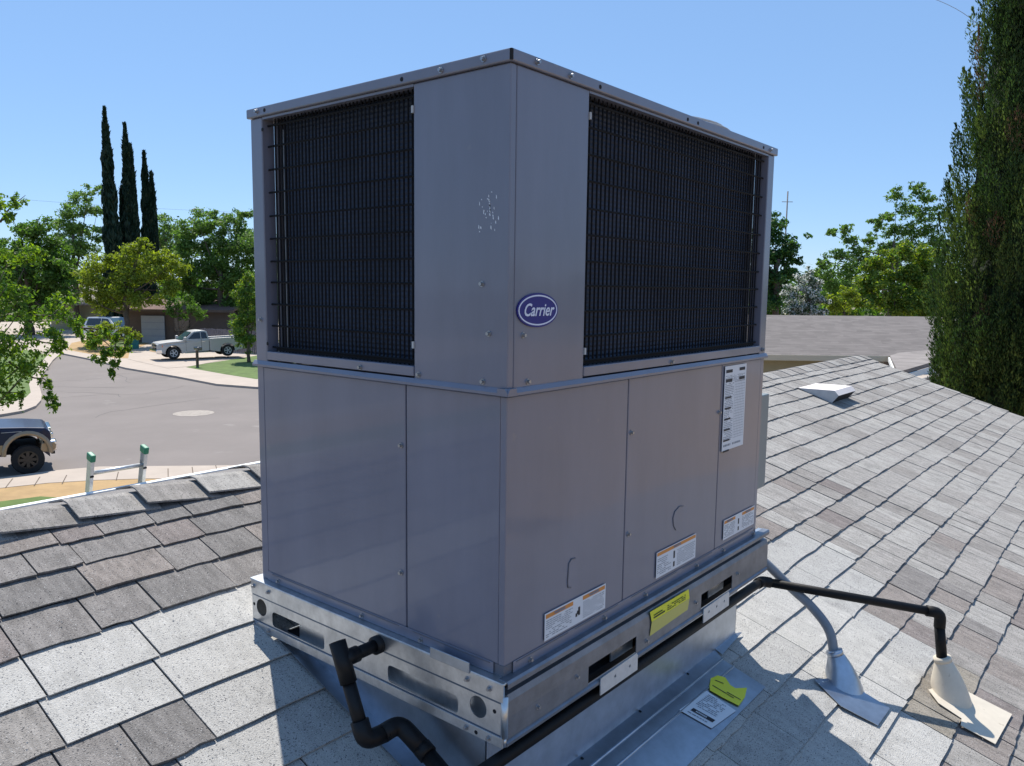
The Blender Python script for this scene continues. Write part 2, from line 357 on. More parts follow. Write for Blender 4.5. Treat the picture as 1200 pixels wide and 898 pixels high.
# far side: pavement apron, driveway, lawn right of the pickup
far_curb = [(73, 414), (108, 421), (147, 431), (165, 434), (207, 441), (254, 450), (300, 453.5)]
fc = g2(far_curb, RZ+.1)
fcx = fc+[(24.5, 27.5), (37, 15), (75, -20)]
far_in = [(88, 10), (60, 60), (34, 85), (22, 66)]
raised('far_pavement', fcx+[(95, 0), (85, 60), (36, 110), (10, 110), (16, 70)], RZ-.3, GZ, CONC)
sheet('far_lawn', g2([(218, 430.5), (237, 434), (262, 438.5), (300, 444.5)])+[(26.5, 34), (45, 16), (70, 20), (60, 60), G(330, 412).xy, G(300, 417).xy, G(262, 423).xy, G(236, 427).xy], GZ+.004, LAWN)
sheet('far_verge', g2([(78, 410), (100, 414), (135, 420), (155, 420), (168, 412), (176, 400), (205, 393), (205, 388), (120, 395), (84, 402)]), GZ+.004, DRY)
sheet('far_verge_shrub_bed', g2([(128, 408), (170, 402), (178, 396), (130, 398)]), GZ+.008, LAWN)
# left corner pavement
lc = g2([(-90, 510), (-30, 490), (8, 484.5), (28, 481), (42, 475.5), (48, 469), (49, 463), (46, 452), (52, 436), (62, 422), (73, 412.5)], RZ+.1)
raised('corner_pavement', lc+[(16, 66), (-40, 90), (-60, 40)], RZ-.3, GZ, CONC)
sheet('corner_lawn', g2([(-90, 480), (-10, 474), (16, 470), (30, 466), (36, 460), (34, 450), (44, 430), (56, 416), (30, 410), (-60, 420)]), GZ+.004, LAWN)
# manhole
mh = G(227, 484.5, RZ)
o = pydata('manhole_cover', [(mh.x+.75*math.cos(a*PI/12), mh.y+.75*math.sin(a*PI/12), RZ+.006) for a in range(24)]+[(mh.x+.75*math.cos(a*PI/12), mh.y+.75*math.sin(a*PI/12), RZ-.05) for a in range(24)], [tuple(range(24))]+[(i, (i+1) % 24, 24+(i+1) % 24, 24+i) for i in range(24)], mat('manhole_concrete', (.31, .27, .235), .9, var=.2, scale=6))
tag(o, 'pale round manhole cover set in the asphalt street', 'manhole cover')

# ================================================================== HOUSE WE STAND ON
house = thing('house', (3, 1.6, GZ), 'single storey house under the rooftop unit with grey shingled gable roof', 'house')
XL, XR, YR, YE, YB = -4.05, 8.70, 1.700, 4.95, -4.2
ZRG = zr(YR); SB = 0.247
zb = lambda y: ZRG-SB*(y-YR)
n1 = Vector((0, -SL, 1)).normalized()
roof = slab('roof', [(XL, YB, zr(YB)-.006), (XR, YB, zr(YB)-.006), (XR, YR, ZRG-.006), (XL, YR, ZRG-.006)], .05, DECK, house)
slab('back_roof', [(XL, YR+.002, ZRG-.008), (XR, YR+.002, ZRG-.008), (XR, YE, zb(YE)), (XL, YE, zb(YE))], .05, SH_OLD[2], house)
box('gutter', XL, XR, YE+.002, YE+.055, zb(YE)-.10, zb(YE)+.012, WHITEP, house, .004)
box('fascia', XR-.001, XR+.02, YB, YR, -2.2, -2.1, WHITEP, house)
o = bmesh.new(); o.free()
pydata('wall', [(XL+.4, YE-.5, GZ), (XR-.35, YE-.5, GZ), (XR-.35, YB+.5, GZ), (XL+.4, YB+.5, GZ), (XL+.4, YE-.5, zb(YE-.5)-.06), (XR-.35, YE-.5, zb(YE-.5)-.06), (XR-.35, YB+.5, zr(YB+.5)-.06), (XL+.4, YB+.5, zr(YB+.5)-.06), (XR-.35, YR, ZRG-.07), (XL+.4, YR, ZRG-.07)],
       [(0, 1, 5, 4), (2, 3, 7, 6), (1, 2, 6, 8, 5), (3, 0, 4, 9, 7)], WALLY, house)
slab('rake_board', [(XR+.002, YB, zr(YB)-.012), (XR+.024, YB, zr(YB)-.012), (XR+.024, YR, ZRG-.012), (XR+.002, YR, ZRG-.012)], .14, WHITEP, house, (0, 0, 1))
# ---- shingle courses
edges = [1.67, 1.509, 1.389, 1.252, 1.104, .948]
while edges[-1] > YB+.15: edges.append(edges[-1]-.157)
NEW_ROWS = {.948: (-9, 1.2), .791: (-.613, 1.2), .634: (-.335, 1.2), .477: (-.437, 1.3), .320: (-.48, 1.3), .163: (-.42, 2.68), .006: (-.5, 2.77), -.151: (-.45, 2.6), -.308: (-.4, 2.24), -.465: (-.5, 2.235), -.622: (-.3, 1.64), -.779: (.1, 1.35), -.936: (.2, 1.1)}
def is_new(xc, y1):
    for k, (a, b) in NEW_ROWS.items():
        if abs(k-y1) < .03: return a < xc < b
    return False
tabs = []
for ci in range(len(edges)-1):
    y1 = edges[ci+1]; y2 = edges[ci]; x = XL+random.uniform(-.1, .1); old = None
    while x < XR+.0:
        if is_new(x+.12, y1): w = random.choice([.2, .28, .28, .4, .47, .24])
        else: w = random.choice([.13, .15, .17, .2, .2, .24, .28]) if x < .6 else random.choice([.12, .15, .17, .2, .22, .25])
        # keep boundaries of the repair crisp
        x2 = min(x+w, XR+.012)
        for k_, lim in NEW_ROWS.items():
            if abs(k_-y1) < .03:
                for b_ in lim:
                    if x+.03 < b_ < x2+.06: x2 = b_
        new = is_new((x+x2)/2, y1)
        xc = (x+x2)/2; yc = (y1+y2)/2
        if x2-x > .05 and not (.08 < x and x2 < 1.38 and .14 < y1 and y2 < .84):
            tabs.append([x, x2, y1, y2, new, random.random(), random.random()])
        x = x2
        if x >= XR: break
for t in tabs:
    p = project(((t[0]+t[1])/2, (t[2]+t[3])/2, zr((t[2]+t[3])/2))); t.append(-1.0)
    if p[2] > .2 and -40 < p[0] < 1240 and p[1] < 960:
        a = project((t[0], t[2], zr(t[2]))); b = project((t[1], t[2], zr(t[2]))); c = project((t[0], t[3], zr(t[3])))
        if min(a[2], b[2], c[2]) > .2: t[-1] = abs((b[0]-a[0])*(c[1]-a[1])-(b[1]-a[1])*(c[0]-a[0]))
        # hidden behind the unit or its curb
        if -.1 < (t[0]+t[1])/2 < 9 and 300 < p[0] < 890 and p[1] < 690: t[-1] = 0.0
tabs.sort(key=lambda t: -t[7])
def tab_verts(w, e, th, lift, seed):
    """shingle tab lying in x (0..w) and up-slope s (0..e); returns verts, faces in local (x, s, n)"""
    r = random.Random(seed); n = 5; v = []; 
    bot = [(w*i/(n-1), r.uniform(-.0035, .0035)) for i in range(n)]
    for x, s in bot: v.append((x, s, lift+th))
    for x, s in bot: v.append((x, s+.001, lift))
    v += [(w, e, th*.6), (0, e, th*.6), (w, e, -.002), (0, e, -.002)]
    f = [tuple(list(range(n))+[2*n, 2*n+1])]
    f += [(i+n, i+1+n, i+1, i) for i in range(n-1)]
    f += [(n-1, 2*n-1, 2*n+2, 2*n), (n, 0, 2*n+1, 2*n+3)]
    return v, f
TM = Matrix((Vector((1, 0, 0)), sv, n1)).transposed()
def sag(x, y): return .0025*math.sin(x*1.9+y*1.1)+.002*math.sin(x*.83-y*2.3+1)+.0012*math.sin(x*5.1+y*3)
vars_ = {}
cnt = 0; bigv, bigf, bigm = [], [], []
ALLM = SH_OLD+SH_NEW+[SH_STAIN]
for t in tabs:
    x0, x1, y1, y2, new, r1, r2, area = t
    gap = .0045; w = x1-x0-gap
    e = (y2-y1)/sv.y+.012; 
    th = random.choice([.004, .0055, .0075]) if not new else .005
    lift = .006
    px = project(((x0+x1)/2, y1, zr(y1)))
    if new: mi = 7+(r1 > .5)
    else:
        far = min(1, max(0, (math.hypot((x0+x1)/2-CAM.x, y1-CAM.y)-3.3)/2.2)) if x0 > .5 else 0
        if far > r2*1.0: mi = [5, 5, 1, 1, 5, 1, 5, 0, 1, 0][int(r1*10)]
        elif (x0+x1)/2 < .5: mi = [2, 2, 3, 4, 6, 0, 6][int(r1*7)]
        else: mi = [0, 1, 3, 4, 2, 3, 0][int(r1*7)]
        if 1.6 < x0 < 2.0 and -.70 < y1 < -.5 and r1 < .8: mi = 9
    jy = .004*math.sin(x0*2.7+y1*7)+random.uniform(-.002, .002)
    o3 = Vector((x0+gap/2, y1+jy, zr(y1+jy)+sag(x0, y1)))
    if cnt < 299 and area > 1:
        wq = round(w*100)/100; key = (wq, round(e, 2), th, cnt % 3)
        if key not in vars_:
            v, f = tab_verts(w, e, th, lift, cnt); me = bpy.data.meshes.new('shingle'); me.from_pydata(v, [], f); me.update(); me.materials.append(ALLM[0]); vars_[key] = (me, w)
        me, w0 = vars_[key]
        so_ = bpy.data.objects.new('shingle', me); COL.objects.link(so_); so_.parent = roof
        mm = TM.to_4x4(); mm.translation = o3; so_.matrix_parent_inverse = mw(roof).inverted(); so_.matrix_basis = mm @ Matrix.Diagonal((w/w0, 1, 1, 1))
        so_.material_slots[0].link = 'OBJECT'; so_.material_slots[0].material = ALLM[mi]; cnt += 1
    else:
        v, f = tab_verts(w, e, th, lift, len(bigf)); b0 = len(bigv)
        bigv += [TM @ Vector(q)+o3 for q in v]; bigf += [tuple(i+b0 for i in q) for q in f]; bigm += [mi]*len(f)
sf = pydata('shingle_field', bigv, bigf, ALLM, roof); sf['kind'] = 'stuff'; sf.data.polygons.foreach_set('material_index', bigm)
# ---- ridge caps: bent pieces lapped along the ridge, raised at their left ends
x = -4.071; k = 0; capme = {}
while x < XR-.02:
    w = .270; L = min(w, XR+.015-x); vi = k % 4 + (4 if x > 2 else 0)
    if (vi, round(L, 2)) not in capme:
        r = random.Random(k); th = .006; zl, zh = (.031 if x < 2 else .012)+r.uniform(-.003, .003), .006
        v = []
        for (xx, h) in ((0, zl), (L, zh)):
            lo = 1.580+r.uniform(-.006, .006); hi = YR+.13
            for off in (th, 0):
                v += [(xx, lo, zr(lo)+h+off), (xx, YR-.02, zr(YR-.02)+h+off+.002), (xx, YR+.02, ZRG-SB*.02+h+off+.002), (xx, hi, zb(hi)+h+off)]
        f = []
        for j in range(3): f.append((j, 8+j, 9+j, j+1)); f.append((4+j, j+5, 13+j, 12+j)); f.append((j, j+1, j+5, j+4)); f.append((8+j, 12+j, 13+j, 9+j))
        f += [(0, 4, 12, 8), (3, 11, 15, 7)]
        me = bpy.data.meshes.new('ridge_cap'); me.from_pydata(v, [], f); me.update(); me.materials.append(SH_OLD[0]); capme[(vi, round(L, 2))] = me
    me = capme[(vi, round(L, 2))]
    c = bpy.data.objects.new('ridge_cap', me); COL.objects.link(c); c.parent = roof; c.matrix_parent_inverse = mw(roof).inverted(); c.location = (x, 0, 0)
    c.material_slots[0].link = 'OBJECT'; c.material_slots[0].material = SH_OLD[[0, 1, 0, 5][k % 4]]
    x += .225; k += 1

# ================================================================== ROOFTOP UNIT
LX, LY, HZ = 1.4046, 0.9365, 1.344; ZM = .642; ZC = 1.318
unit = thing('rooftop_air_conditioner', (LX/2, LY/2, 0), 'tall grey packaged rooftop air conditioner with black coil grilles and a blue oval badge', 'air conditioner')
def bx(name, a, m=UP, bev=.003, par=None): return box(name, *a, m, par or unit, bev)
T = .02
# upper casing
bx('corner_panel', (0, T, -0.0, .285, ZM, ZC))            # left-facing leaf
bx('corner_panel', (T+.0005, .285, 0, T, ZM, ZC))          # right-facing leaf
bx('corner_post', (0, .04, .883, LY, ZM, ZC)); bx('corner_post', (1.355, LX, 0, .045, ZM, ZC))
bx('corner_post', (LX-.05, LX, LY-.05, LY, ZM, ZC))
box('post_return', .0405, .075, .862, .885, ZM, ZC, UPD, unit); box('post_return', 1.335, 1.3545, .046, .085, ZM, ZC, UPD, unit)
# sill below the grilles with a sloped drip lip
def lip(name, P, axis):   # P: list of (out, z) profile; axis 'y' runs along y on the x=0 face
    v, f = [], []; a0, a1 = (-.010, LY+.008) if axis == 'y' else (-.010, LX+.008)
    n = len(P)
    for t in (a0, a1):
        for o_, z in P: v.append((-o_, t+(0 if t > 0 else 0), z) if axis == 'y' else (t, -o_, z))
    for i in range(n-1): f.append((i, i+1, n+i+1, n+i))
    f += [tuple(range(n)), tuple(range(2*n-1, n-1, -1))]
    o = pydata(name, v, f, UP, unit); bm = bmesh.new(); bm.from_mesh(o.data); bmesh.ops.recalc_face_normals(bm, faces=bm.faces); bm.to_mesh(o.data); bm.free(); return o
prof = [(-.02, .650), (.0015, .650), (.009, .640), (.009, .634), (-.02, .634)]
lip('drip_ledge', prof, 'y'); lip('drip_ledge', prof, 'x')
box('sill', -.0015, .03, .286, .882, ZM+.012, .678, UP, unit, .002); box('sill', .286, 1.354, -.0015, .03, ZM+.012, .678, UP, unit, .002)
box('grille_head', .001, .03, .286, .882, 1.312, ZC, UP, unit); box('grille_head', .286, 1.354, .001, .03, 1.312, ZC, UP, unit)
# top pan
bm = bmesh.new(); add_box(bm, -.008, LX+.008, -.008, LY+.008, ZC+.001, HZ, .003); obj('top_cover', bm, UP, unit)
box('cover_corner_seam', -.0095, -.004, -.0095, -.004, ZC+.002, HZ-.002, VOID, unit)
# fan guard on top
FX, FY, FR_ = 1.10, .36, .31
bm = bmesh.new(); bmesh.ops.create_cone(bm, cap_ends=True, segments=48, radius1=FR_+.02, radius2=FR_, depth=.022)
bmesh.ops.translate(bm, verts=bm.verts, vec=(FX, FY, HZ+.0115)); ring = obj('fan_shroud', bm, UP, unit)
for k in range(15):
    rr = .02+.0205*k; zc = HZ+.022+.055*math.sqrt(max(0, 1-(rr/FR_)**2))
    tube('fan_guard_ring', [(FX+rr*math.cos(a*PI/24), FY+rr*math.sin(a*PI/24), zc) for a in range(49)], .003, GREYP, ring, 6, cap=False)
for k in range(8):
    an = k*PI/8; tube('fan_guard_spoke', [(FX+FR_*t_*math.cos(an), FY+FR_*t_*math.sin(an), HZ+.019+.055*math.sqrt(max(0, 1-t_*t_))) for t_ in [i/10 for i in range(-10, 11)]], .003, GREYP, ring, 6)
# lower access panels (gaps are real)
def panel_left(y0, y1, nm='access_panel'): return bx(nm, (0.0005, .018, y0, y1, .028, .632), bev=.0025)
panel_left(.0185, .3125); panel_left(.3165, .903); bx('corner_post', (.002, .04, .906, LY, .003, .633), bev=.002)
def panel_right(x0, x1): return bx('access_panel', (x0, x1, 0.0003, .018, .028, .632), bev=.0025)
panel_right(0.0, .4955); panel_right(.4995, 1.061); panel_right(1.065, 1.375); bx('corner_post', (1.378, LX, .002, .04, .003, .633), bev=.002)
box('inner_liner', .022, LX-.01, .022, LY-.01, .01, .63, VOID, unit)
box('back_panel', .02, LX, LY-.004, LY+.000, .03, .633, UP, unit, .001); box('end_panel', LX-.004, LX+.001, .045, LY-.045, .03, .633, UP, unit, .001)
box('end_coil', LX-.06, LX-.045, .06, LY-.055, ZM+.01, ZC-.005, COIL, unit)
box('back_coil', .06, LX-.055, LY-.055, LY-.045, ZM+.01, ZC-.005, COIL, unit)
# bottom flange strips with pressed grooves
box('base_flange', -.002, .0, .03, .905, .003, .030, UP, unit, .0008); box('base_flange', .03, 1.375, -.0023, -.0002, .003, .030, UP, unit, .0008)
box('base_pan', .002, LX-.002, .002, LY-.002, -.004, .0275, UPD, unit, .002)
for (a, b) in ((.04, .29), (.34, .88)): box('pressed_groove', -.0034, -.0022, a, b, .0255, .0275, UPD, unit)
for (a, b) in ((.04, .24), (.27, .47), (.54, .80), (.84, 1.04), (1.09, 1.33)): box('pressed_groove', a, b, -.0034, -.0024, .0255, .0275, UPD, unit)
# coil banks
box('coil', .052, .075, .25, .845, ZM+.02, ZC-.004, COIL, unit); box('coil', .25, 1.32, .050, .072, ZM+.02, ZC-.004, COIL, unit)
box('coil_end_plate', .044, .050, .846, .850, ZM+.04, ZC-.03, GALV, unit)
for yy in (.853, .858): tube('refrigerant_tube', [(.056, yy, .70), (.056, yy, 1.22)], .0022, mat('copper', (.35, .22, .16), .4, .8) if yy == .853 else MATS['copper'], unit, 6)
box('coil_tube_sheet', .30, .315, .044, .049, ZM+.03, ZC-.01, UPD, unit)
# wire guards: every wire a piece
def wire_mesh(L, r=.0017):
    v, f = tube_data([(0, 0, 0), (0, 0, L)], r, 5); me = bpy.data.meshes.new('grille_wire'); me.from_pydata([tuple(q) for q in v], [], f); me.update(); me.materials.append(WIRE); return me
def put(me, name, parent, mtx):
    o = bpy.data.objects.new(name, me); COL.objects.link(o); o.parent = parent; o.matrix_parent_inverse = mw(parent).inverted(); o.matrix_basis = mtx; return o
vm = wire_mesh(ZC-ZM-.04, .0024); RX = Matrix.Rotation(-PI/2, 4, 'X'); RY = Matrix.Rotation(PI/2, 4, 'Y')
gl = box('grille', .016, .020, .287, .860, ZM+.038, ZM+.046, WIRE, unit); gr = box('grille', .288, 1.34, .016, .020, ZM+.038, ZM+.046, WIRE, unit)
y = .292
while y < .862: put(vm, 'grille_wire', gl, Matrix.Translation((.018, y+random.uniform(-.0006, .0006), ZM+.035))); y += .0150
x = .296
while x < 1.345: put(vm, 'grille_wire', gr, Matrix.Translation((x+random.uniform(-.0006, .0006), .018, ZM+.035))); x += .0185
hl = wire_mesh(.600, .0030); hr = wire_mesh(1.07, .0030)
for z in (.69, .75, .81, .871, .929, .991, 1.053, 1.117, 1.178, 1.24, 1.295):
    put(hl, 'grille_wire', gl, Matrix.Translation((.0145, .275, z)) @ RX); put(hr, 'grille_wire', gr, Matrix.Translation((.278, .0145, z)) @ RY)
# screws
bm = bmesh.new(); bmesh.ops.create_cone(bm, cap_ends=True, segments=12, radius1=.0070, radius2=.0066, depth=.002); bmesh.ops.translate(bm, verts=bm.verts, vec=(0, 0, .001))
g_ = bmesh.ops.create_cone(bm, cap_ends=True, segments=6, radius1=.0046, radius2=.0042, depth=.0055); bmesh.ops.translate(bm, verts=g_['verts'], vec=(0, 0, .005))
sme = bpy.data.meshes.new('screw'); bm.to_mesh(sme); bm.free(); sme.materials.append(ZINC)
FL = lambda y, z, o=0.0: frame((-o, y, z), (0, -1, 0), (0, 0, 1))       # left face: u = -y
FR = lambda x, z, o=0.0: frame((x, -o, z), (1, 0, 0), (0, 0, 1))
cL = .0083
for y, z, o_ in ((.892, 1.333, cL), (.19, 1.330, cL), (.067, 1.333, cL), (.909, .766, 0), (.074, .871, 0), (.053, .765, 0), (.069, .660, 0), (.477, .662, .0018), (.269, .660, 0), (.331, .483, 0), (.333, .164, 0), (.48, .013, .002), (.261, .013, .002), (.85, .013, .002)):
    put(sme, 'screw', unit, FL(y, z, o_))
for x, z, o_ in ((.076, 1.333, cL), (.196, 1.330, cL), (1.345, 1.33, cL), (.051, .762, 0), (.069, .660, 0), (.722, .662, .0018), (.516, .487, 0), (.516, .21, 0), (1.052, .481, 0), (1.378, .664, .0018), (.09, .013, .0025), (.403, .013, .0025), (.614, .013, .0025), (.929, .013, .0025), (1.122, .013, .0025), (1.367, .013, .0025)):
    put(sme, 'screw', unit, FR(x, z, o_))
hm = bpy.data.meshes.new('screw_hole'); v, f = tube_data([(0, 0, 0), (0, 0, .0006)], .005, 10); hm.from_pydata([tuple(q) for q in v], [], f); hm.materials.append(VOID)
for y, z in ((.856, 1.332), (.315, 1.330)): put(hm, 'screw_hole', unit, FL(y, z, cL))
for x, z in ((.316, 1.330), (.754, 1.330), (.816, 1.330), (1.287, 1.33)): put(hm, 'screw_hole', unit, FR(x, z, cL))
for z in (1.285, .70):
    put(hm, 'screw_hole', unit, FL(.879, z, .0003))
# clips of the wire guard, bright
for y, z in ((.287, 1.262), (.287, .728)): box('guard_clip', -.003, .006, y-.003, y+.003, z-.008, z+.008, GREYP, unit)
for x, z in ((.288, 1.261), (.288, .715)): box('guard_clip', x-.003, x+.003, -.003, .006, z-.008, z+.008, GREYP, unit)
# scrape marks on the left leaf
r = random.Random(3); v = []; f = []
for k in range(34):
    cy = .055+r.gauss(0, .014); cz = 1.030+r.gauss(0, .020); a = r.uniform(.0006, .002); b = r.uniform(.001, .005)
    i = len(v); v += [(-.0006, cy-a, cz-b), (-.0006, cy+a, cz-b*.4), (-.0006, cy+a*.7, cz+b), (-.0006, cy-a*.8, cz+b*.5)]; f.append((i, i+1, i+2, i+3))
pydata('paint_scrape', v, f, SCRAPE, unit)
# knock-outs (half-pressed slugs)
def arc_mark(x, z, pts): tube('knockout_groove', [(x+a, -.0008, z+b) for a, b in pts], .0016, UPD, unit, 6)
arc_mark(.245, .176, [(.022, .032), (.006, .034), (-.004, .026), (-.008, -.02), (-.006, -.034), (.006, -.038)])
arc_mark(.80, .20, [(.03, .022), (.006, .026), (-.022, .016), (-.032, -.002), (-.026, -.026), (-.012, -.042)])
# badge
bd = plate('oval_badge', circ(0, 0, .0735, 40, .0375), [], .003, FR(.099, .8155, .0005) @ Matrix.Rotation(0, 4, 'X') if False else frame((.099, -.0005, .8155), (1, 0, 0), (0, 0, 1)), BLUE, unit)
def ringp(name, rx, ry, w, off, m, par):
    return plate(name, circ(0, 0, rx, 40, ry), [circ(0, 0, rx-w, 40, ry-w)], .0006, frame((.099, -off, .8155), (1, 0, 0), (0, 0, 1)), m, par)
ringp('badge_ring', .0695, .0335, .0032, .0036, BADGEW, bd)
text('badge_lettering', 'Carrier', .0385, frame((.099, -.0042, .8150), (1, 0, 0), (0, 0, 1)), BADGEW, bd, shear=.32, bold=.0006, sx=.92)
# printed labels
def label_card(name, x0, x1, z0, z1, m=PAPER, skew=0.0):
    return plate(name, [(0, 0), (x1-x0, 0), (x1-x0, z1-z0), (0, z1-z0)], [], .0006, frame((x0, -.0032, z0), (1, 0, 0), (0, 0, 1)), m, unit), frame((x0, -.0040, z0), (1, 0, 0), (0, 0, 1))
def prints(name, fr, rects, m, par, lift=0.0):
    v, f = [], []
    for a, b, c, d in rects:
        i = len(v); v += [fr @ Vector((a, c, lift)), fr @ Vector((b, c, lift)), fr @ Vector((b, d, lift)), fr @ Vector((a, d, lift))]; f.append((i, i+1, i+2, i+3))
    o = pydata(name, v, f, m, par)
    if len(f) > 1: o['kind'] = 'stuff'
    return o
def lines(a, b, c, d, n, r, mn=.55):
    out = []; h = (d-c)/n
    for k in range(n):
        y = c+h*(k+.3); x = a
        while x < b-.004:
            wl = r.uniform(.004, .013); 
            if r.random() < .82: out.append((x, min(x+wl, b), y, y+h*.42))
            x += wl+r.uniform(.0012, .003)
            if r.random() > .96 and x > a+(b-a)*mn: break
    return out
r = random.Random(5)
def warning(x0, x1, z0, z1, split, icon_dark):
    cd_, fr = label_card('warning_label', x0, x1, z0, z1); w, h = x1-x0, z1-z0; hh = h*.78
    hd = [(0.004, split[0]*w, h*.80, h*.95), (split[1]*w, w-.004, h*.80, h*.95)] if split[2] else [(0.003, w-.003, h*.84, h*.97)]
    prints('label_header', fr, hd, PAPERO, cd_)
    for a, b, c, d in hd: text('label_lettering', 'WARNING', (d-c)*.92, fr @ Matrix.Translation(((a+b)/2, (c+d)/2, .0006)), INK, cd_, bold=.0003)
    prints('label_print', fr, lines(.006, split[0]*w-.002, h*.08, h*.74, 9, r)+lines(split[1]*w+.002, w-.007, h*.08, h*.74, 9, r), INK, cd_)
    cx = (split[0]+split[1])/2*w; prints('label_pictogram', fr, [(cx-.010, cx-.002, h*.28, h*.42), (cx+.001, cx+.010, h*.30, h*.62), (cx-.004, cx+.003, h*.36, h*.5)] if icon_dark else [(cx-.005, cx+.005, h*.45, h*.74), (cx-.005, cx+.005, h*.12, h*.32)], INKB, cd_)
    return cd_
warning(.143, .405, .038, .105, (.44, .60, True), True)
warning(.672, .918, .041, .118, (.36, .50, False), False)
warning(1.118, 1.370, .046, .113, (.36, .58, True), False)
cd_, fr = label_card('data_label', 1.077, 1.243, .350, .625); w, h = .166, .275
prints('label_print', fr, lines(.006, w*.43, .03, h*.80, 34, r)+lines(.006, w-.008, h*.80, h-.03, 6, r)+lines(.01, w-.02, .008, .024, 1, r), INK, cd_)
prints('label_table', fr, [(w*.48, w-.008, .035+k*.0088, .035+k*.0088+.0009) for k in range(22)]+[(w*.48+k*.0125, w*.48+k*.0125+.0009, .035, .035+21*.0088) for k in range(7)], INK, cd_)
prints('label_bar', fr, [(.008, w*.34, h-.022, h-.012), (w*.66, w-.012, h-.020, h-.010), (.008, w*.34, h-.052, h-.042), (w*.66, w-.012, h-.050, h-.040)]+[(.008, w*.33, h-.105-k*.035, h-.099-k*.035) for k in range(6)], INKB, cd_, .0003)
# electrical disconnect on the far end
dsc = box('disconnect_box', LX+.002, LX+.075, .005, .14, .16, .50, mat('disconnect_paint', (.20, .23, .24), .45), unit, .004); dsc['label'] = 'green-grey switch box on the far end of the unit'
# -------- base rail (curb adapter frame, part of the unit)
rail = thing  # placeholder name not used as an object
ZB = -.147
FB = frame((-.0195, .957, ZB), (0, -1, 0), (0, 0, 1)); WL = .975
holes = [rect(.10, .342, .029, .073, .012), rect(.597, .838, .029, .073, .012), circ(.047, .070, .0255), circ(.900, .070, .0255)]
br = plate('base_rail', rect(0, WL, 0, .147), holes, .002, FB, GALV, unit)
box('rail_flange', -.0245, -.0217, -.018, .957, -.042, -.0005, GALV, br, .0008); box('rail_flange', -.0245, -.0217, -.018, .957, ZB-.001, ZB+.023, GALV, br, .0008)
box('rail_top', -.0240, .02, -.0185, .964, -.0035, .0025, GALV, br, .0015)
for k in range(1): box('rail_tab', -.0275, -.0250, .08, .205, -.004, .022, GALV2, br, .001)
box('rail_web_or_shade', .006, .008, .02, .765, ZB+.004, -.010, GALV, br); box('rail_web_or_shade', .050, .052, .775, .955, ZB+.045, -.006, VOID, br); box('rail_end', -.017, .40, .953, .956, ZB, -.002, GALV, br); box('rail_stiffener', .030, .034, .80, .955, -.088, -.078, GALV, br)  # the black plate paints the unlit inside of the end hole
box('rail_groove_shade', -.0220, -.0214, -.015, .955, -.0475, -.0422, mat('groove_shadow_steel', (.10, .14, .20), .4, .6), br); box('rail_groove_shade', -.0220, -.0214, -.015, .955, -.1238, -.1205, MATS['groove_shadow_steel'], br)  # thin dark strips paint the shadow lines beside the rail flanges
for y, z in ((.943, -.018), (.869, -.018), (.940, -.134), (.869, -.134), (.088, -.020), (.021, -.020), (.090, -.137), (.022, -.137)): put(sme, 'screw', br, FL(y, z, .0245))
for y, z in ((.008, -.070), (.948, -.075), (.06, -.138)): put(hm, 'screw_hole', br, FL(y, z, .0245 if z < -.13 else .0216))
# corner key, rounded
tube('rail_corner', [(-.016, -.016, ZB+.022), (-.016, -.016, -.030)], .0085, GALV, br, 10); tube('rail_corner', [(-.014, -.014, ZB), (-.014, -.014, ZB+.0215)], .006, GALV, br, 10)
# right rail: rolled profile with fork slots
XE = 1.475
P = [(.004, .003), (-.018, .003), (-.0215, -.002), (-.0215, -.012), (.006, -.015), (.006, -.030), (-.012, -.033), (-.017, -.046), (-.0185, -.082), (-.0185, -.132), (-.0145, -.136), (-.0205, -.141), (-.0205, ZB), (-.004, ZB)]
cuts = [-.012, .310, .545, .940, 1.170, XE]
v, f = [], []
for x in cuts:
    for y, z in P: v.append((x, y, z))
n = len(P)
for i in range(len(cuts)-1):
    for j in range(n-1):
        if j == 8 and i in (1, 3): continue
        f.append((i*n+j, i*n+j+1, (i+1)*n+j+1, (i+1)*n+j))
rr_ = pydata('base_rail', v, f, mat('galvanised_shaded', (.20, .22, .26), .42, .7, var=.2, scale=18), unit)  # darker steel colour puts the shade on this right-hand rail
md = rr_.modifiers.new('thick', 'SOLIDIFY'); md.thickness = .0022; md.offset = 0
box('rail_top', .02, XE, -.017, .02, -.0035, .0022, GALV, rr_)
box('rail_web_or_shade', .04, XE-.03, .045, .047, ZB, -.034, VOID, rr_)  # black sheet paints the shade inside the fork slots
for a, b in ((.36, .545), (.950, 1.138)):
    bk = plate('fork_bracket', [(0, 0), (b-a, 0), (b-a, .042), (b-a-.006, .050), (0, .046)], [circ((b-a)*q, .026, .0045, 10) for q in ((.2, .5, .8) if a > .5 else (.38, .78))], .003, frame((a, -.0225, -.177), (1, 0, 0), (0, 0, 1)), WHITEM, rr_)
    box('fork_pocket', a-.05, a-.049, -.012, .040, -.132, -.082, VOID, rr_); box('fork_pocket', a+(b-a)*.55, b+.03, .010, .014, -.135, -.078, GALV, rr_)
for x, z in ((.10, -.10), (.258, -.088), (.60, -.115), (.90, -.095), (1.21, -.088)): put(sme, 'screw', rr_, FR(x, z, .0195))
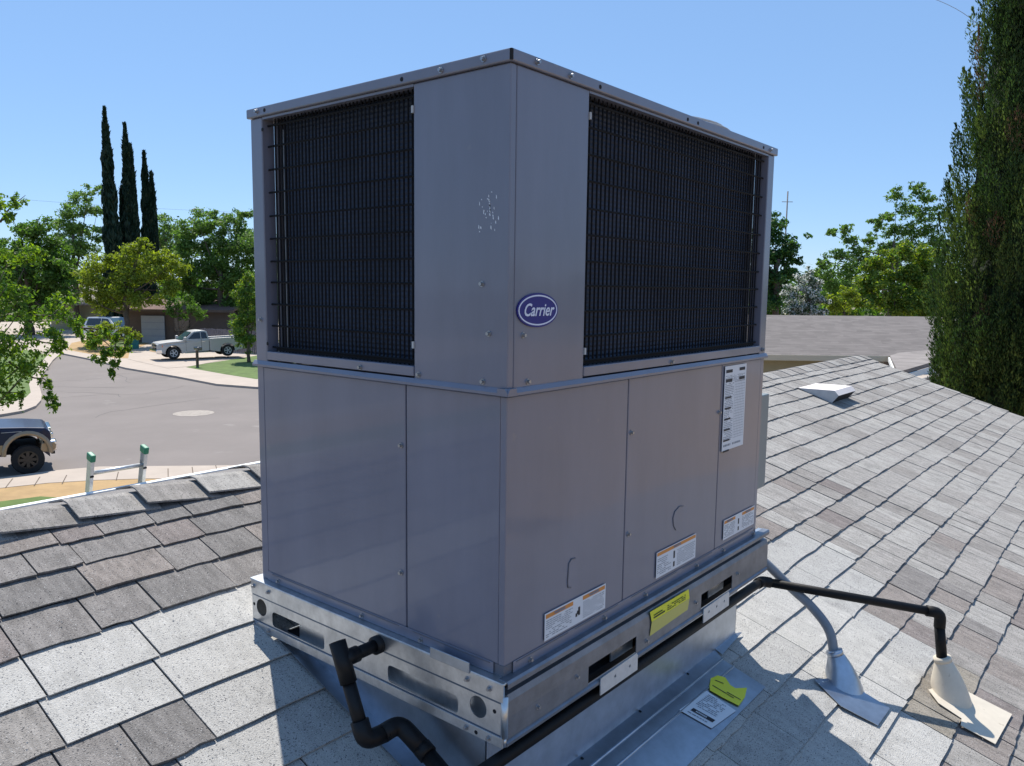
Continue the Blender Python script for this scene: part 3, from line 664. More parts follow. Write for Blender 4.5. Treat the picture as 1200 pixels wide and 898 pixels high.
# yellow caution sticker, folded over the rail bead
ys = pydata('caution_sticker', [(.612, -.0215, -.034), (.846, -.0215, -.036), (.852, -.0225, -.066), (.845, -.0215, -.100), (.615, -.0215, -.106), (.622, -.0225, -.066)], [(0, 5, 2, 1)], PAPERY, rr_)
pydata('sticker_lower_half', [(.622, -.0227, -.0662), (.615, -.0215, -.106), (.845, -.0215, -.100), (.852, -.0227, -.0662)], [(0, 1, 2, 3)], PAPERY2, ys)
fr = frame((.612, -.0235, -.106), (1, 0, 0), (0, 0, 1))
prints('sticker_print', fr, [(.02, .085, .047, .051), (.02, .07, .055, .058)]+lines(.10, .215, .044, .062, 3, r), INKB, ys)
# flat drain fitting flange etc. come with the drain pipe

# ================================================================== CURB AND FLASHING under the unit
curb = thing('roof_curb', (.7, .47, zr(.47)), 'bare galvanised roof curb and flashing skirt under the air conditioner', 'roof curb')
yF, xLf, xRt, yBk = .070, .022, 1.43, .86
def wallq(name, a, b):   # vertical sheet from rail bottom to roof
    A, B = Vector(a), Vector(b); d = (B-A).normalized(); nn = Vector((d.y, -d.x, 0))*.002
    v = [(A.x, A.y, ZB-.0005), (B.x, B.y, ZB-.0005), (B.x, B.y, zr(B.y)-.01), (A.x, A.y, zr(A.y)-.01)]
    o = pydata(name, v+[tuple(Vector(q)-nn) for q in v], [(0, 3, 2, 1), (4, 5, 6, 7), (0, 1, 5, 4), (1, 2, 6, 5), (2, 3, 7, 6), (3, 0, 4, 7)], GALV2, curb); return o
wallq('curb_wall', (xLf, yF, 0), (xRt, yF, 0)); wallq('curb_wall', (xLf, yBk, 0), (xLf, yF, 0)); wallq('curb_wall', (xRt, yF, 0), (xRt, yBk, 0)); wallq('curb_wall', (xRt, yBk, 0), (xLf, yBk, 0))
box('curb_gap_shade', .024, xRt-.004, .026, yBk-.004, ZB-.022, ZB-.0005, VOID, curb)  # black block standing in for the shade in the gap under the rail
def on_r(x, y, dz): return Vector((x, y, zr(y)+dz))
def rsheet(name, pts, dz, m, par, th=.0018):
    return slab(name, [on_r(x, y, dz) for x, y in pts], th, m, par, tuple(n1))
D_ = .021
fl = rsheet('flashing_sheet', [(-.06, -.135), (1.242, -.125), (1.234, .028), (1.26, yF), (-.06, yF)], D_, GALV2, curb)
rsheet('flashing_sheet', [(-.022, yF), (xLf, yF), (xLf, yBk), (-.022, yBk)], D_+.003, GALV2, curb)
rsheet('flashing_sheet', [(1.26, yF), (1.43, yF), (1.465, .058), (1.255, .040)], D_+.004, GALV2, curb)
# folded ribs along the skirt
for yy in (.03, -.012):
    v, f = tube_data([on_r(-.06, yy, D_+.001), on_r(1.236, yy, D_+.001)], .004, 6); pydata('folded_rib', v, f, GALV2, fl, smooth=True)
for px_, py_ in ((748, 828), (750, 834), (683, 880), (682, 889), (806, 790)):
    q = on_roof(px_, py_, D_); put(hm, 'nail_hole', fl, frame(q+n1*.001, (1, 0, 0), sv))
# paper labels lying on the flashing
def zz(lst, dz): return [on_roof(a, b, dz) for a, b in lst]
lb = zz([(828, 809.5), (796, 832), (834, 853.5), (862.5, 833)], D_+.004)
lab = slab('paper_label', lb, .0008, PAPER, curb, tuple(n1))
lu = (lb[2]-lb[1]); lv = (lb[0]-lb[1]); fr = frame(lb[1]+n1*.001, lu.normalized(), lv.normalized()); wl_, hl_ = lu.length, lv.length
prints('label_bar', fr, [(.022, wl_-.012, hl_*.16, hl_*.27)], INKB, lab)
prints('label_print', fr, lines(.02, wl_-.02, hl_*.05, hl_*.12, 1, r)+lines(.015, wl_-.02, hl_*.36, hl_*.92, 10, r), INK, lab)
for k in range(9): prints('label_reverse_print', fr, [(.036+k*(wl_-.07)/9, .036+(k+.55)*(wl_-.07)/9, hl_*.19, hl_*.235)], PAPER, lab, .0004)
yb = zz([(831.5, 804), (833, 795), (841, 791.5), (850, 794), (856, 803), (862, 806.5), (875.5, 806), (873, 817), (866, 827), (848, 818), (832, 809)], D_+.0055)
yl = slab('caution_sticker', yb, .0008, PAPERY, curb, tuple(n1))
for a, b in (((835, 803), (860, 818)), ((852, 811), (868, 820)), ((838, 797), (848, 801))):
    A, B = on_roof(*a, D_+.007), on_roof(*b, D_+.007); d = (B-A).normalized()*.0; s = (B-A).cross(n1).normalized()*.0018
    pydata('sticker_print', [A+s, A-s, B-s, B+s], [(0, 1, 2, 3)], INKB, yl)

# ================================================================== PIPES
def sleeve(name, a, b, rad, m, par): return tube(name, [a, b], rad, m, par, 18)
# condensate drain
x0 = -.140
pe = Vector((-.016, .388, -.028)); 
dp = thing('condensate_drain', (x0, .3, zr(.3)), 'black plastic drain pipe with an open tee beside the left side of the curb', 'drain pipe')
Tt = on(384, 768, 0, x0); Tt = on(404, 768, 0, x0)
Tc = Vector((x0, .359, -.020)); 
top = on(402, 757, 0, x0); 
dn = Vector((0, -.46, -1)).normalized(); Tc = Vector((x0, .388, -.028)); top = Tc-dn*.045; bot = Tc+dn*.175
tube('pipe', [pe, Tc+Vector((.01, 0, 0))], .0160, BLACK, dp); sleeve('pipe_socket', pe+Vector((0, 0, 0)), pe-Vector((.025, 0, 0)), .023, BLACK, dp); sleeve('pipe_socket', Tc+Vector((.045, 0, 0)), Tc, .0200, BLACK, dp)
v, f = tube_data([top, Tc+dn*.055], .0205, 18, False); tp = pydata('tee_fitting', v, f, BLACK, dp, smooth=True); mdf = tp.modifiers.new('wall', 'SOLIDIFY'); mdf.thickness = .004; mdf.offset = -1
tube('pipe', [Tc+dn*.05, bot], .0165, BLACK, dp)
k1 = bot+dn*.018; k2 = Vector((-.060, k1.y-.010, k1.z-.002)); k3 = k2+sv*-.62; k3.z = zr(k3.y)+.045
d2 = (k3-k2).normalized()
tube('elbow_fitting', rounded([bot-dn*.030, k1, k1.lerp(k2, .72)], .022, 6), .0222, BLACK, dp, 18)
tube('elbow_fitting', rounded([k1.lerp(k2, .60), k2+Vector((.02, 0, .006)), k2+Vector((.03, 0, 0))+d2*.085], .035, 8), .0225, BLACK, dp, 18)
tube('pipe', [k2+Vector((.03, 0, 0))+d2*.07, k3+Vector((.03, 0, 0))], .0200, BLACK, dp, 18); tube('pipe_socket', [k2+Vector((.03, 0, 0))+d2*.075, k2+Vector((.03, 0, 0))+d2*.100], .0240, BLACK, dp, 18)
# gas line
A = Vector((1.49, .004, -.201)); B = Vector((1.918, -.508, -.317)); Cb = Vector((1.921, -.530, -.485))
gp = thing('gas_pipe', (1.92, -.56, zr(-.56)), 'black iron gas pipe running below the rail and down into the right-hand cream roof jack', 'gas pipe')
tube('pipe', [(-.55, .004, -.186), A], .0160, BLACKP, gp); tube('pipe', [A, B], .0160, BLACKP, gp); tube('pipe', [B, Cb], .0160, BLACKP, gp)
dAB = (B-A).normalized()
tube('elbow_fitting', rounded([A+Vector((-.035, 0, 0)), A, A+dAB*.035], .02), .0195, BLACKP, gp, 16)
dBC = (Cb-B).normalized()
tube('elbow_fitting', rounded([B-dAB*.045, B+dAB*.008, B+dBC*.055], .03), .0205, BLACKP, gp, 16)
tube('pipe_coupling', [B+dBC*.05, Cb], .0185, BLACKP, gp)
# electrical conduit
cdt = thing('electrical_conduit', (1.40, -.25, zr(-.3)), 'grey flexible conduit bending from the unit down into the shiny metal roof jack', 'conduit')
cbase = Vector((1.375, -.310, 0)); cbase.z = zr(cbase.y)
ctop = Vector((1.42, -.245, -.315))
tube('conduit', spline(CONDUIT), .0170, GREYPVC, cdt, 14)
# roof jacks
def jack(name, label, base, top, r1, r2, plate_pts, m, m2, dz):
    t = thing(name, base, label, 'roof jack', 'conical roof jacks for the pipes')
    v, f = [], []; n = 28; ax_ = (top-base).normalized()
    for i in range(7):
        q = i/6; c = base.lerp(top, q); rad = r1+(r2-r1)*q
        nn = n1.lerp(ax_, min(1, q*1.3)).normalized(); a = nn.orthogonal().normalized() if i == -1 else (Vector((1, 0, 0))-nn*nn.x).normalized(); b = nn.cross(a)
        for s in range(n): an = 2*PI*s/n; v.append(c+(a*math.cos(an)+b*math.sin(an))*rad)
    for i in range(6):
        for s in range(n): s2 = (s+1) % n; f.append((i*n+s, i*n+s2, (i+1)*n+s2, (i+1)*n+s))
    pydata('cone', v, f, m, t, smooth=True)
    tube('collar', [top-ax_*.012, top+ax_*.006], r2+.005, m, t, 20)
    slab('base_plate', [p for p in plate_pts], .002, m2, t, tuple(n1)); return t
dz = .024
j1 = jack('roof_jack', 'shiny bare metal roof jack cone around the grey conduit', on_r(1.570, -.288, dz-.004), Vector((1.567, -.248, -.425)), .068, .024,
     zz([(955, 797), (985, 827), (1029, 850), (1043, 830), (1004, 806), (985, 793)], dz-.004), GALV2, GALV2, dz)
j2 = jack('roof_jack', 'cream painted roof jack cone at the foot of the black gas pipe', on_r(1.928, -.570, dz-.004), Vector((1.921, -.532, -.488)), .074, .026,
     zz([(1088, 808), (1100, 824), (1127, 842), (1126, 850), (1166.5, 872), (1186, 837), (1133, 810), (1118, 800)], dz-.004), CREAM, CREAM, dz)
# loose shingle strip lapped over the plates on the down-left side is part of the courses
# static slant-back roof vent
vt = thing('roof_vent', (5.9, 1.2, zr(1.2)), 'low cream slant-back vent box on the far slope of shingles', 'roof vent')
x1, x2 = 5.688, 6.167
a = [Vector((x1, 1.386, zr(1.386)+.014)), Vector((x1, 1.070, .029)), Vector((x1, 1.032, -.012)), Vector((x1, 1.086, zr(1.086)+.008))]
b = [Vector((x2, 1.386, zr(1.386)+.014)), Vector((x2, 1.070, .029)), Vector((x2, 1.032, -.012)), Vector((x2, 1.086, zr(1.086)+.008))]
pydata('vent_hood', a+b, [(0, 1, 5, 4), (1, 2, 6, 5), (0, 3, 2, 1), (4, 5, 6, 7)], VENTP, vt)
pydata('vent_side', [q+Vector((-.001, 0, 0)) for q in a], [(0, 1, 2, 3)], GREYP, vt)
pydata('vent_screen', [q+Vector((0, .006, 0)) for q in (a[2], a[3], b[3], b[2])], [(0, 1, 2, 3)], VOID, vt)
# debris / grit on shingles
v, f = [], []
for k in range(500):
    x, y = random.uniform(-1.6, 2.6), random.uniform(-.9, 1.35); s = random.uniform(.0012, .0032); q = on_r(x, y, .016); i = len(v); an = random.uniform(0, 6)
    for j in range(3): v.append(q+Vector((math.cos(an+j*2.1)*s, math.sin(an+j*2.1)*s*1.3, SL*math.sin(an+j*2.1)*s)))
    v.append(q+n1*s); f += [(i, i+1, i+3), (i+1, i+2, i+3), (i+2, i, i+3)]
o = pydata('roof_grit', v, f, SH_NEW[0]); tag(o, 'pale grit scattered over the shingles', 'grit', kind='stuff')
# ================================================================== LADDER at the far eave
lad = thing('extension_ladder', (1.6, 5.9, GZ), 'aluminium ladder with green end caps sticking up beyond the far eave', 'ladder')
yT = 5.02; tl = on(107, 533, 1, yT); trr = on(169.5, 525, 1, yT)
zt = (tl.z+trr.z)/2; ld = Vector((0, .27, -1)).normalized()
for q in (Vector((tl.x, yT, zt)), Vector((trr.x, yT, zt))):
    m_ = frame(q, (1, 0, 0), -ld); L_ = (zt-GZ)/(-ld.z)
    bm = bmesh.new()
    s_ = 1 if q.x > 1.6 else -1
    add_box(bm, -.012, .012, -L_, -.02, .030, .034); add_box(bm, -.012, .012, -L_, -.02, -.034, -.030); add_box(bm, s_*.010-.002, s_*.010+.002, -L_, -.02, -.030, .030)
    bmesh.ops.transform(bm, verts=bm.verts, matrix=m_); rl_ = obj('rail', bm, ALU, lad)
    bm = bmesh.new(); add_box(bm, -.019, .019, -.045, .012, -.041, .041, .008); bmesh.ops.transform(bm, verts=bm.verts, matrix=m_); obj('end_cap', bm, GREENP, rl_)
    bm = bmesh.new(); add_box(bm, -.014, .014, -.17, -.155, .033, .038, .002); bmesh.ops.transform(bm, verts=bm.verts, matrix=m_); obj('rivet', bm, VOID, rl_)
k = 0; d_ = .15
while d_ < (zt-GZ)/(-ld.z)-.1:
    c = Vector((0, yT, zt))+ld*d_; tube('rung', [(tl.x, c.y, c.z), (trr.x, c.y, c.z)], .016, ALU, lad, 10); d_ += .305

# ================================================================== VEHICLES (x forward, y left, z up)
def prism(name, pts, wf, m, parent, W, bev=.03, segs=2):
    """side outline pts (x,z) extruded across; wf(x,z) -> half width"""
    n = len(pts); v = [(x, -wf(x, z), z) for x, z in pts]+[(x, wf(x, z), z) for x, z in pts]
    f = [tuple(range(n-1, -1, -1)), tuple(range(n, 2*n))]+[(i, (i+1) % n, (i+1) % n+n, i+n) for i in range(n)]
    v = [W @ Vector(q) for q in v]; o = pydata(name, v, f, m, parent)
    bm = bmesh.new(); bm.from_mesh(o.data); bmesh.ops.recalc_face_normals(bm, faces=bm.faces); bm.to_mesh(o.data); bm.free()
    if bev: b = o.modifiers.new('bevel', 'BEVEL'); b.width = bev; b.segments = segs; b.limit_method = 'ANGLE'; b.angle_limit = math.radians(35); b.harden_normals = False
    return o
def arch(cx, cz, r, a0=200, a1=-20, n=10): return [(cx+r*math.cos(math.radians(a0+(a1-a0)*k/n)), cz+r*math.sin(math.radians(a0+(a1-a0)*k/n))) for k in range(n+1)]
def cbox(name, a, W, m, parent, bev=.015):
    bm = bmesh.new(); add_box(bm, *a, bev, None); bmesh.ops.transform(bm, verts=bm.verts, matrix=W); return obj(name, bm, m, parent)
def wheel(W, x, y, r, w, parent, rimm, spokes=5, rimr=.6):
    s = 1 if y > 0 else -1; n = 28; v, f = [], []
    prof = [(rimr*r, -.5*w), (r*.93, -.5*w), (r, -.36*w), (r, .36*w), (r*.93, .5*w), (rimr*r, .5*w)]
    for k in range(n):
        a = 2*PI*k/n
        for rr, yy in prof: v.append(W @ Vector((x+rr*math.cos(a), y+yy, r+rr*math.sin(a))))
    m_ = len(prof)
    for k in range(n):
        k2 = (k+1) % n
        for j in range(m_-1): f.append((k*m_+j, k*m_+j+1, k2*m_+j+1, k2*m_+j))
    wh = pydata('wheel', v, f, TYRE, parent)
    v, f = [], []; yo = y+s*.40*w
    def pt(rr, a, dy): return W @ Vector((x+rr*math.cos(a), yo+s*dy, r+rr*math.sin(a)))
    R = rimr*r*1.01
    for k in range(n):
        a = 2*PI*k/n; v += [pt(R, a, .03), pt(R*.88, a, .03), pt(R*.84, a, -.04)]
    for k in range(n):
        k2 = (k+1) % n; f += [(k*3, k*3+1, k2*3+1, k2*3), (k*3+1, k*3+2, k2*3+2, k2*3+1)]
    for k in range(spokes):
        a = 2*PI*k/spokes; i = len(v); v += [pt(R*.16, a-.9, .0), pt(R*.9, a-.20, .012), pt(R*.9, a+.20, .012), pt(R*.16, a+.9, .0)]; f.append((i, i+1, i+2, i+3))
    i = len(v); v += [pt(R*.24, 2*PI*k/10, .012) for k in range(10)]; f.append(tuple(range(i, i+10)))
    pydata('rim', v, f, rimm, wh)
    v = [W @ Vector((x+rimr*r*math.cos(2*PI*k/20), yo-s*.05, r+rimr*r*math.sin(2*PI*k/20))) for k in range(20)]; pydata('brake_disc', v, [tuple(range(20))], VOID, wh)
def pickup(pos, az, label, paint, trim, rimm, s=1.0, wr=.40, cab_end=-.62, bed_end=-2.9, fx=1.85, rx=-1.80, lift=0.0, spokes=5, pitch=0.0):
    W = Matrix.Translation(pos) @ Matrix.Rotation(az, 4, 'Z') @ Matrix.Rotation(-pitch, 4, 'Y') @ Matrix.Diagonal((s, s, s, 1)); t = thing('pickup_truck', pos, label, 'pickup truck')
    W2 = W @ Matrix.Translation((0, 0, lift))
    hw = lambda x, z: .98-.10*max(0, x-2.1)**1.3-.02*max(0, z-.9)-.03*max(0, .55-z)
    body = prism('body', [(2.66, .46), (2.82, .60), (2.86, .80), (2.84, 1.02), (2.72, 1.13), (2.2, 1.19), (1.25, 1.25), (cab_end, 1.29), (cab_end, .46)]+[(fx-.9, .42)]+arch(fx, wr, wr+.10, 188, -8), hw, paint, t, W2, .045, 3)
    # cab
    cw = lambda x, z: .955-.42*max(0, z-1.22)*.62
    cab = prism('cab', [(1.28, 1.235), (.98, 1.42), (.50, 1.80), (.34, 1.865), (-.1, 1.90), (cab_end+.22, 1.875), (cab_end+.08, 1.80), (cab_end+.0, 1.27)], cw, paint, body, W2, .03)
    gw = lambda x, z: cw(x, z)+.006
    dx = (cab_end+.62)
    prism('side_window', [(.86, 1.34), (.46, 1.72), (.30, 1.765), (-.02+dx/2, 1.785), (-.02+dx/2, 1.33)], gw, GLASS, cab, W2, 0)
    prism('side_window', [(-.07+dx/2, 1.33), (-.07+dx/2, 1.785), (cab_end+.28, 1.78), (cab_end+.16, 1.70), (cab_end+.12, 1.34)], gw, GLASS, cab, W2, 0)
    v = [W2 @ Vector(q) for q in ((1.24, -.84, 1.285), (1.24, .84, 1.285), (.55, .70, 1.795), (.55, -.70, 1.795))]
    off = (v[1]-v[0]).cross(v[2]-v[0]).normalized()*.012; off = off if off.z > 0 else -off
    pydata('windscreen', [q+off for q in v], [(0, 1, 2, 3)], WSHIELD, cab)
    # bed with a real well
    bz = 1.33
    for sgn in (-1, 1):
        pts = [(cab_end-.03, .46), (cab_end-.03, bz), (bed_end, bz+.02), (bed_end-.02, .55)]+[(rx-.75, .50)]+arch(rx, wr, wr+.10, 188, -8)[0:]
        pts = [(cab_end-.03, .46), (cab_end-.03, bz), (bed_end, bz+.02), (bed_end-.02, .52)]+[(rx+a, b) for a, b in [(c[0]-rx, c[1]) for c in arch(rx, wr, wr+.10, 188, -8)]]
        n = len(pts); yi, yo = sgn*.86, sgn*.975
        v = [W2 @ Vector((x, yi, z)) for x, z in pts]+[W2 @ Vector((x, yo, z)) for x, z in pts]
        f = [tuple(range(n)), tuple(range(2*n-1, n-1, -1))]+[(i, (i+1) % n, (i+1) % n+n, i+n) for i in range(n)]
        o = pydata('bed_side', v, f, paint, body); bm = bmesh.new(); bm.from_mesh(o.data); bmesh.ops.recalc_face_normals(bm, faces=bm.faces); bm.to_mesh(o.data); bm.free()
        md = o.modifiers.new('b', 'BEVEL'); md.width = .03; md.segments = 2; md.limit_method = 'ANGLE'; md.angle_limit = .6
    cbox('bed_floor', (bed_end, cab_end-.03, -.86, .86, .62, .70), W2, VOID, body, 0); cbox('bed_front', (cab_end-.08, cab_end-.03, -.86, .86, .70, bz-.01), W2, paint, body)
    cbox('tailgate', (bed_end-.03, bed_end+.03, -.86, .86, .62, bz+.01), W2, paint, body); cbox('chassis', (bed_end+.2, 2.5, -.62, .62, .36, .60), W2, VOID, body, 0)
    cbox('rear_bumper', (bed_end-.16, bed_end-.03, -.92, .92, .50, .66), W2, CHROME, body)
    # nose
    cbox('grille', (2.80, 2.875, -.50, .50, .70, 1.04), W2, VOID, body, .01); 
    for dz_ in (.86,): cbox('grille_bar', (2.86, 2.895, -.50, .50, dz_-.035, dz_+.035), W2, trim if trim is CHROME else CHROME, body, .01)
    cbox('grille_bar', (2.86, 2.895, -.05, .05, .70, 1.04), W2, CHROME, body, .01); cbox('grille_surround', (2.80, 2.89, -.55, .55, 1.03, 1.08), W2, CHROME, body, .01)
    for sgn in (-1, 1):
        bm = bmesh.new(); add_box(bm, 2.56, 2.845, min(sgn*.56, sgn*.90), max(sgn*.56, sgn*.90), .80, 1.05, .03); bmesh.ops.transform(bm, verts=bm.verts, matrix=W2); obj('headlight', bm, LAMPC, body)
        bm = bmesh.new(); add_box(bm, 2.50, 2.60, min(sgn*.70, sgn*.945), max(sgn*.70, sgn*.945), .84, 1.00, .03); bmesh.ops.transform(bm, verts=bm.verts, matrix=W2); obj('marker_lamp', bm, AMBER, body)
        cbox('mirror', (1.02, 1.18, min(sgn*1.0, sgn*1.22), max(sgn*1.0, sgn*1.22), 1.28, 1.50), W2, paint if paint is SILVER else VOID, body, .03)
        cbox('door_handle', (-.02+dx/2-.25, -.02+dx/2-.06, min(sgn*.965, sgn*.995), max(sgn*.965, sgn*.995), 1.12, 1.15), W2, CHROME, body, .005)
        cbox('running_board', (cab_end+.05, fx-.75, min(sgn*.86, sgn*1.0), max(sgn*.86, sgn*1.0), .36, .41), W2, CHROME if paint is SILVER else GOLD, body, .01)
        for xx in (-.045+dx/2, 1.02): cbox('door_seam', (xx-.006, xx+.006, min(sgn*.93, sgn*.983), max(sgn*.93, sgn*.983), .50, 1.26), W2, VOID, body, 0)
        cbox('tail_lamp', (bed_end-.035, bed_end+.06, min(sgn*.86, sgn*.985), max(sgn*.86, sgn*.985), .85, 1.22), W2, REDL, body, .01)
    bw = lambda x, z: .99-.12*max(0, x-2.5)
    prism('front_bumper', [(2.56, .50), (2.60, .70), (2.93, .70), (2.99, .62), (2.97, .46), (2.80, .40), (2.62, .42)], bw, CHROME if trim is not GOLD else GOLD, body, W2, .03)
    if trim is GOLD:
        for sgn in (-1, 1):
            for cx in (fx, rx):
                o1 = arch(cx, wr, wr+.23, 184, -4, 14); i1 = arch(cx, wr, wr+.10, 184, -4, 14)
                v = [W2 @ Vector((x, sgn*.975, z)) for x, z in o1]+[W2 @ Vector((x, sgn*1.045, z)) for x, z in [((a[0]+b[0])/2, (a[1]+b[1])/2) for a, b in zip(o1, i1)]]+[W2 @ Vector((x, sgn*1.03, z)) for x, z in i1]+[W2 @ Vector((x, sgn*.9, z)) for x, z in i1]
                n = len(o1); f = []
                for j in range(3):
                    for i in range(n-1): f.append((j*n+i, j*n+i+1, (j+1)*n+i+1, (j+1)*n+i))
                pydata('fender_flare', v, f, GOLD, body, smooth=True)
            prism_pts = [(fx-.66, .44), (fx-.60, .72), (cab_end, .72), (cab_end, .44)]
            v = [W2 @ Vector((x, sgn*.992, z)) for x, z in prism_pts]; pydata('lower_trim', v, [(0, 1, 2, 3)], GOLD, body)
            cbox('bumper_end', (2.72, 3.0, min(sgn*.55, sgn*.93), max(sgn*.55, sgn*.93), .42, .74), W2, CHROME, body, .05)
            cbox('tow_hook', (2.86, 2.96, sgn*.5-.03, sgn*.5+.03, .26, .42), W2, VOID, body, .01)
            cbox('fender_badge', (fx-.62, fx-.12, min(sgn*.972, sgn*.986), max(sgn*.972, sgn*.986), 1.075, 1.09), W2, GREYP, body, .003)
    for x in (fx, rx):
        for y in (-.86, .86): wheel(W, x, y, wr, .27, t, rimm, spokes)
    return t
def solve_pose(q, az, lx, ly, s=1.0):   # place local point (lx,ly,0) over ground point q
    return Vector((q.x-s*(lx*math.cos(az)-ly*math.sin(az)), q.y-s*(lx*math.sin(az)+ly*math.cos(az)), q.z))
# silver pickup in the driveway: front wheel and rear wheel from sight lines
qf = dep(202, 420.8, 50.4); az = math.radians(162)
# heading: nose towards picture left, a little towards us
latd = Vector((rt.x, rt.y)); fwd = Vector((math.cos(yaw), math.sin(yaw)))
hd = (-latd*.80-fwd*.60).normalized(); az = math.atan2(hd.y, hd.x)
pp = solve_pose(qf, az, 1.85, .98); pp.z = qf.z
drv = thing  # (no object)
pickup(pp, az, 'silver pickup truck with chrome wheels parked in the driveway across the street', SILVER, CHROME, GREYP, .93, .42, -.55, -2.95, pitch=-math.radians(1.2))
zdrv = qf.z
# driveway apron it stands on, rising gently from the pavement
dvp = [(150, 421), (196, 431.5), (222, 429.5), (262, 422), (300, 414.5), (340, 408), (340, 399), (262, 397), (205, 399), (176, 402), (152, 412)]
vv = []
for px_, py_ in dvp:
    g0 = G(px_, py_); k = max(0, min(1, ((Vector((g0.x, g0.y))-Vector((CAM.x, CAM.y))).length-43)/9)); vv.append(G(px_, py_, GZ+.012))
o = pydata('driveway', vv, [tuple(range(len(vv)))], CONC); o['kind'] = 'structure'
if o.data.polygons[0].normal.z < 0: o.data.flip_normals()
# navy lifted truck at our kerb
qn = G(34, 556, RZ); azn = math.radians(-17)
pn = solve_pose(qn, azn, 2.24, -.99, .88)
pickup(pn, azn, 'dark navy lifted pickup truck with beige fender flares parked at the near kerb', NAVY, GOLD, mat('black_rim', (.05, .05, .055), .3, .8), 0.88, .43, -.62, -2.9, fx=2.24, lift=.20, spokes=8)
def suv(pos, az, label, paint, cat, s=1.0, low=False):
    W = Matrix.Translation(pos) @ Matrix.Rotation(az, 4, 'Z') @ Matrix.Diagonal((s, s, s, 1)); t = thing('parked_car', pos, label, cat)
    hw = lambda x, z: .93-.05*max(0, abs(x)-1.6)**1.2
    H = 1.42 if low else 1.72; rear = -2.2
    body = prism('body', [(2.3, .35), (2.36, .6), (2.3, .78), (1.9, .90), (1.1, .98), (-2.1, 1.03), (-2.35, .95), (-2.38, .45)]+arch(-1.4, .33, .40, 188, -8)+arch(1.42, .33, .40, 188, -8), hw, paint, t, W, .05, 3)
    cw = lambda x, z: .90-.36*max(0, z-1.0)*.7
    tl_ = -2.2 if not low else -1.85
    cab = prism('cabin', [(1.15, .97), (.30, H-.05), (-.1, H), (-1.2 if low else -1.9, H-.03), (tl_, 1.02)], cw, paint, body, W, .04)
    gw = lambda x, z: cw(x, z)+.006
    prism('side_window', [(.82, 1.04), (.24, H-.13), (-.38, H-.10), (-.38, 1.04)], gw, GLASS, cab, W, 0); prism('side_window', [(-.44, 1.04), (-.44, H-.10), (-1.15 if low else -1.78, H-.13), (tl_+.25, 1.04)], gw, GLASS, cab, W, 0)
    v = [W @ Vector(q) for q in ((1.12, -.80, 1.01), (1.12, .80, 1.01), (.34, .64, H-.07), (.34, -.64, H-.07))]; off = (v[1]-v[0]).cross(v[2]-v[0]).normalized()*.02; off = off if off.z > 0 else -off
    pydata('windscreen', [q+off for q in v], [(0, 1, 2, 3)], WSHIELD, cab)
    for sgn in (-1, 1):
        cbox('headlight', (2.1, 2.33, min(sgn*.5, sgn*.86), max(sgn*.5, sgn*.86), .66, .80), W, LAMPC, body, .03); cbox('tail_lamp', (-2.39, -2.2, min(sgn*.62, sgn*.9), max(sgn*.62, sgn*.9), .75, .98), W, REDL, body, .02)
    for x in (1.42, -1.4):
        for y in (-.80, .80): wheel(W, x, y, .33, .22, t, CHROME, 5)
hd2 = (latd*.93-fwd*.35).normalized(); azs = math.atan2(hd2.y, hd2.x)
suv(G(134, 397), azs, 'white wagon half hidden by shrubs left of the garage', WHITEC, 'car', 1.12)
suv(G(161, 394.5)+Vector((1.5, 2.0, 0)), azs+.3, 'dark car parked behind the white wagon by the garage door', DARKC, 'car', .95, True)

# ================================================================== HOUSES ACROSS THE STREET
def wallbox(name, p0, p1, depth, z0, z1, m, parent):
    p0, p1 = Vector((p0.x, p0.y, 0)), Vector((p1.x, p1.y, 0)); u = (p1-p0).normalized(); nn = Vector((-u.y, u.x, 0)); nn = nn if nn.dot(Vector((fwd.x, fwd.y, 0))) > 0 else -nn
    q = [p0, p1, p1+nn*depth, p0+nn*depth]; v = [(a.x, a.y, z0) for a in q]+[(a.x, a.y, z1) for a in q]
    o = pydata(name, v, [(0, 1, 5, 4), (1, 2, 6, 5), (2, 3, 7, 6), (3, 0, 4, 7), (4, 5, 6, 7)], m, parent)
    bm = bmesh.new(); bm.from_mesh(o.data); bmesh.ops.recalc_face_normals(bm, faces=bm.faces); bm.to_mesh(o.data); bm.free(); return o, u, nn
gh = thing('house', G(205, 392), 'low brown-roofed house with a pale garage door behind the silver pickup', 'house')
ga, gb = dep(148, 392, 66), dep(270, 392, 66)
_, u_, nn_ = wallbox('wall', ga, gb, 9, GZ-.3, GZ+2.9, WALLB, gh)
d0, d1 = dep(166, 392, 65.8), dep(193, 392, 65.8)
wallbox('garage_door', d0, d1, .10, GZ-.1, GZ+2.25, WALLG, gh)
for k in range(1, 4): wallbox('door_seam', dep(166, 392, 65.77), dep(193, 392, 65.77), .05, GZ+.56*k, GZ+.56*k+.03, INK, gh)
wallbox('window', dep(205, 392, 65.9), dep(222, 392, 65.9), .08, GZ+1.0, GZ+2.1, GLASS, gh)
e0 = Vector((ga.x, ga.y, GZ+2.8))-nn_*.7-u_*.6; e1_ = Vector((gb.x, gb.y, GZ+2.8))-nn_*.7+u_*.5
slab('roof', [e0, e1_, e1_+nn_*5.2+Vector((0, 0, .8)), e0+nn_*5.2+Vector((0, 0, .8))], .18, ROOFB, gh)
slab('roof', [e0+nn_*5.2+Vector((0, 0, .8)), e1_+nn_*5.2+Vector((0, 0, .8)), e1_+nn_*10.4, e0+nn_*10.4], .18, ROOFB, gh)
slab('fascia', [e0-nn_*.02, e1_-nn_*.02, e1_-nn_*.06, e0-nn_*.06], .2, WALLB, gh, (0, 0, 1))
h2 = thing('house', dep(80, 345, 84), 'distant house with a pale flat-pitched roof between the trees at left', 'house')
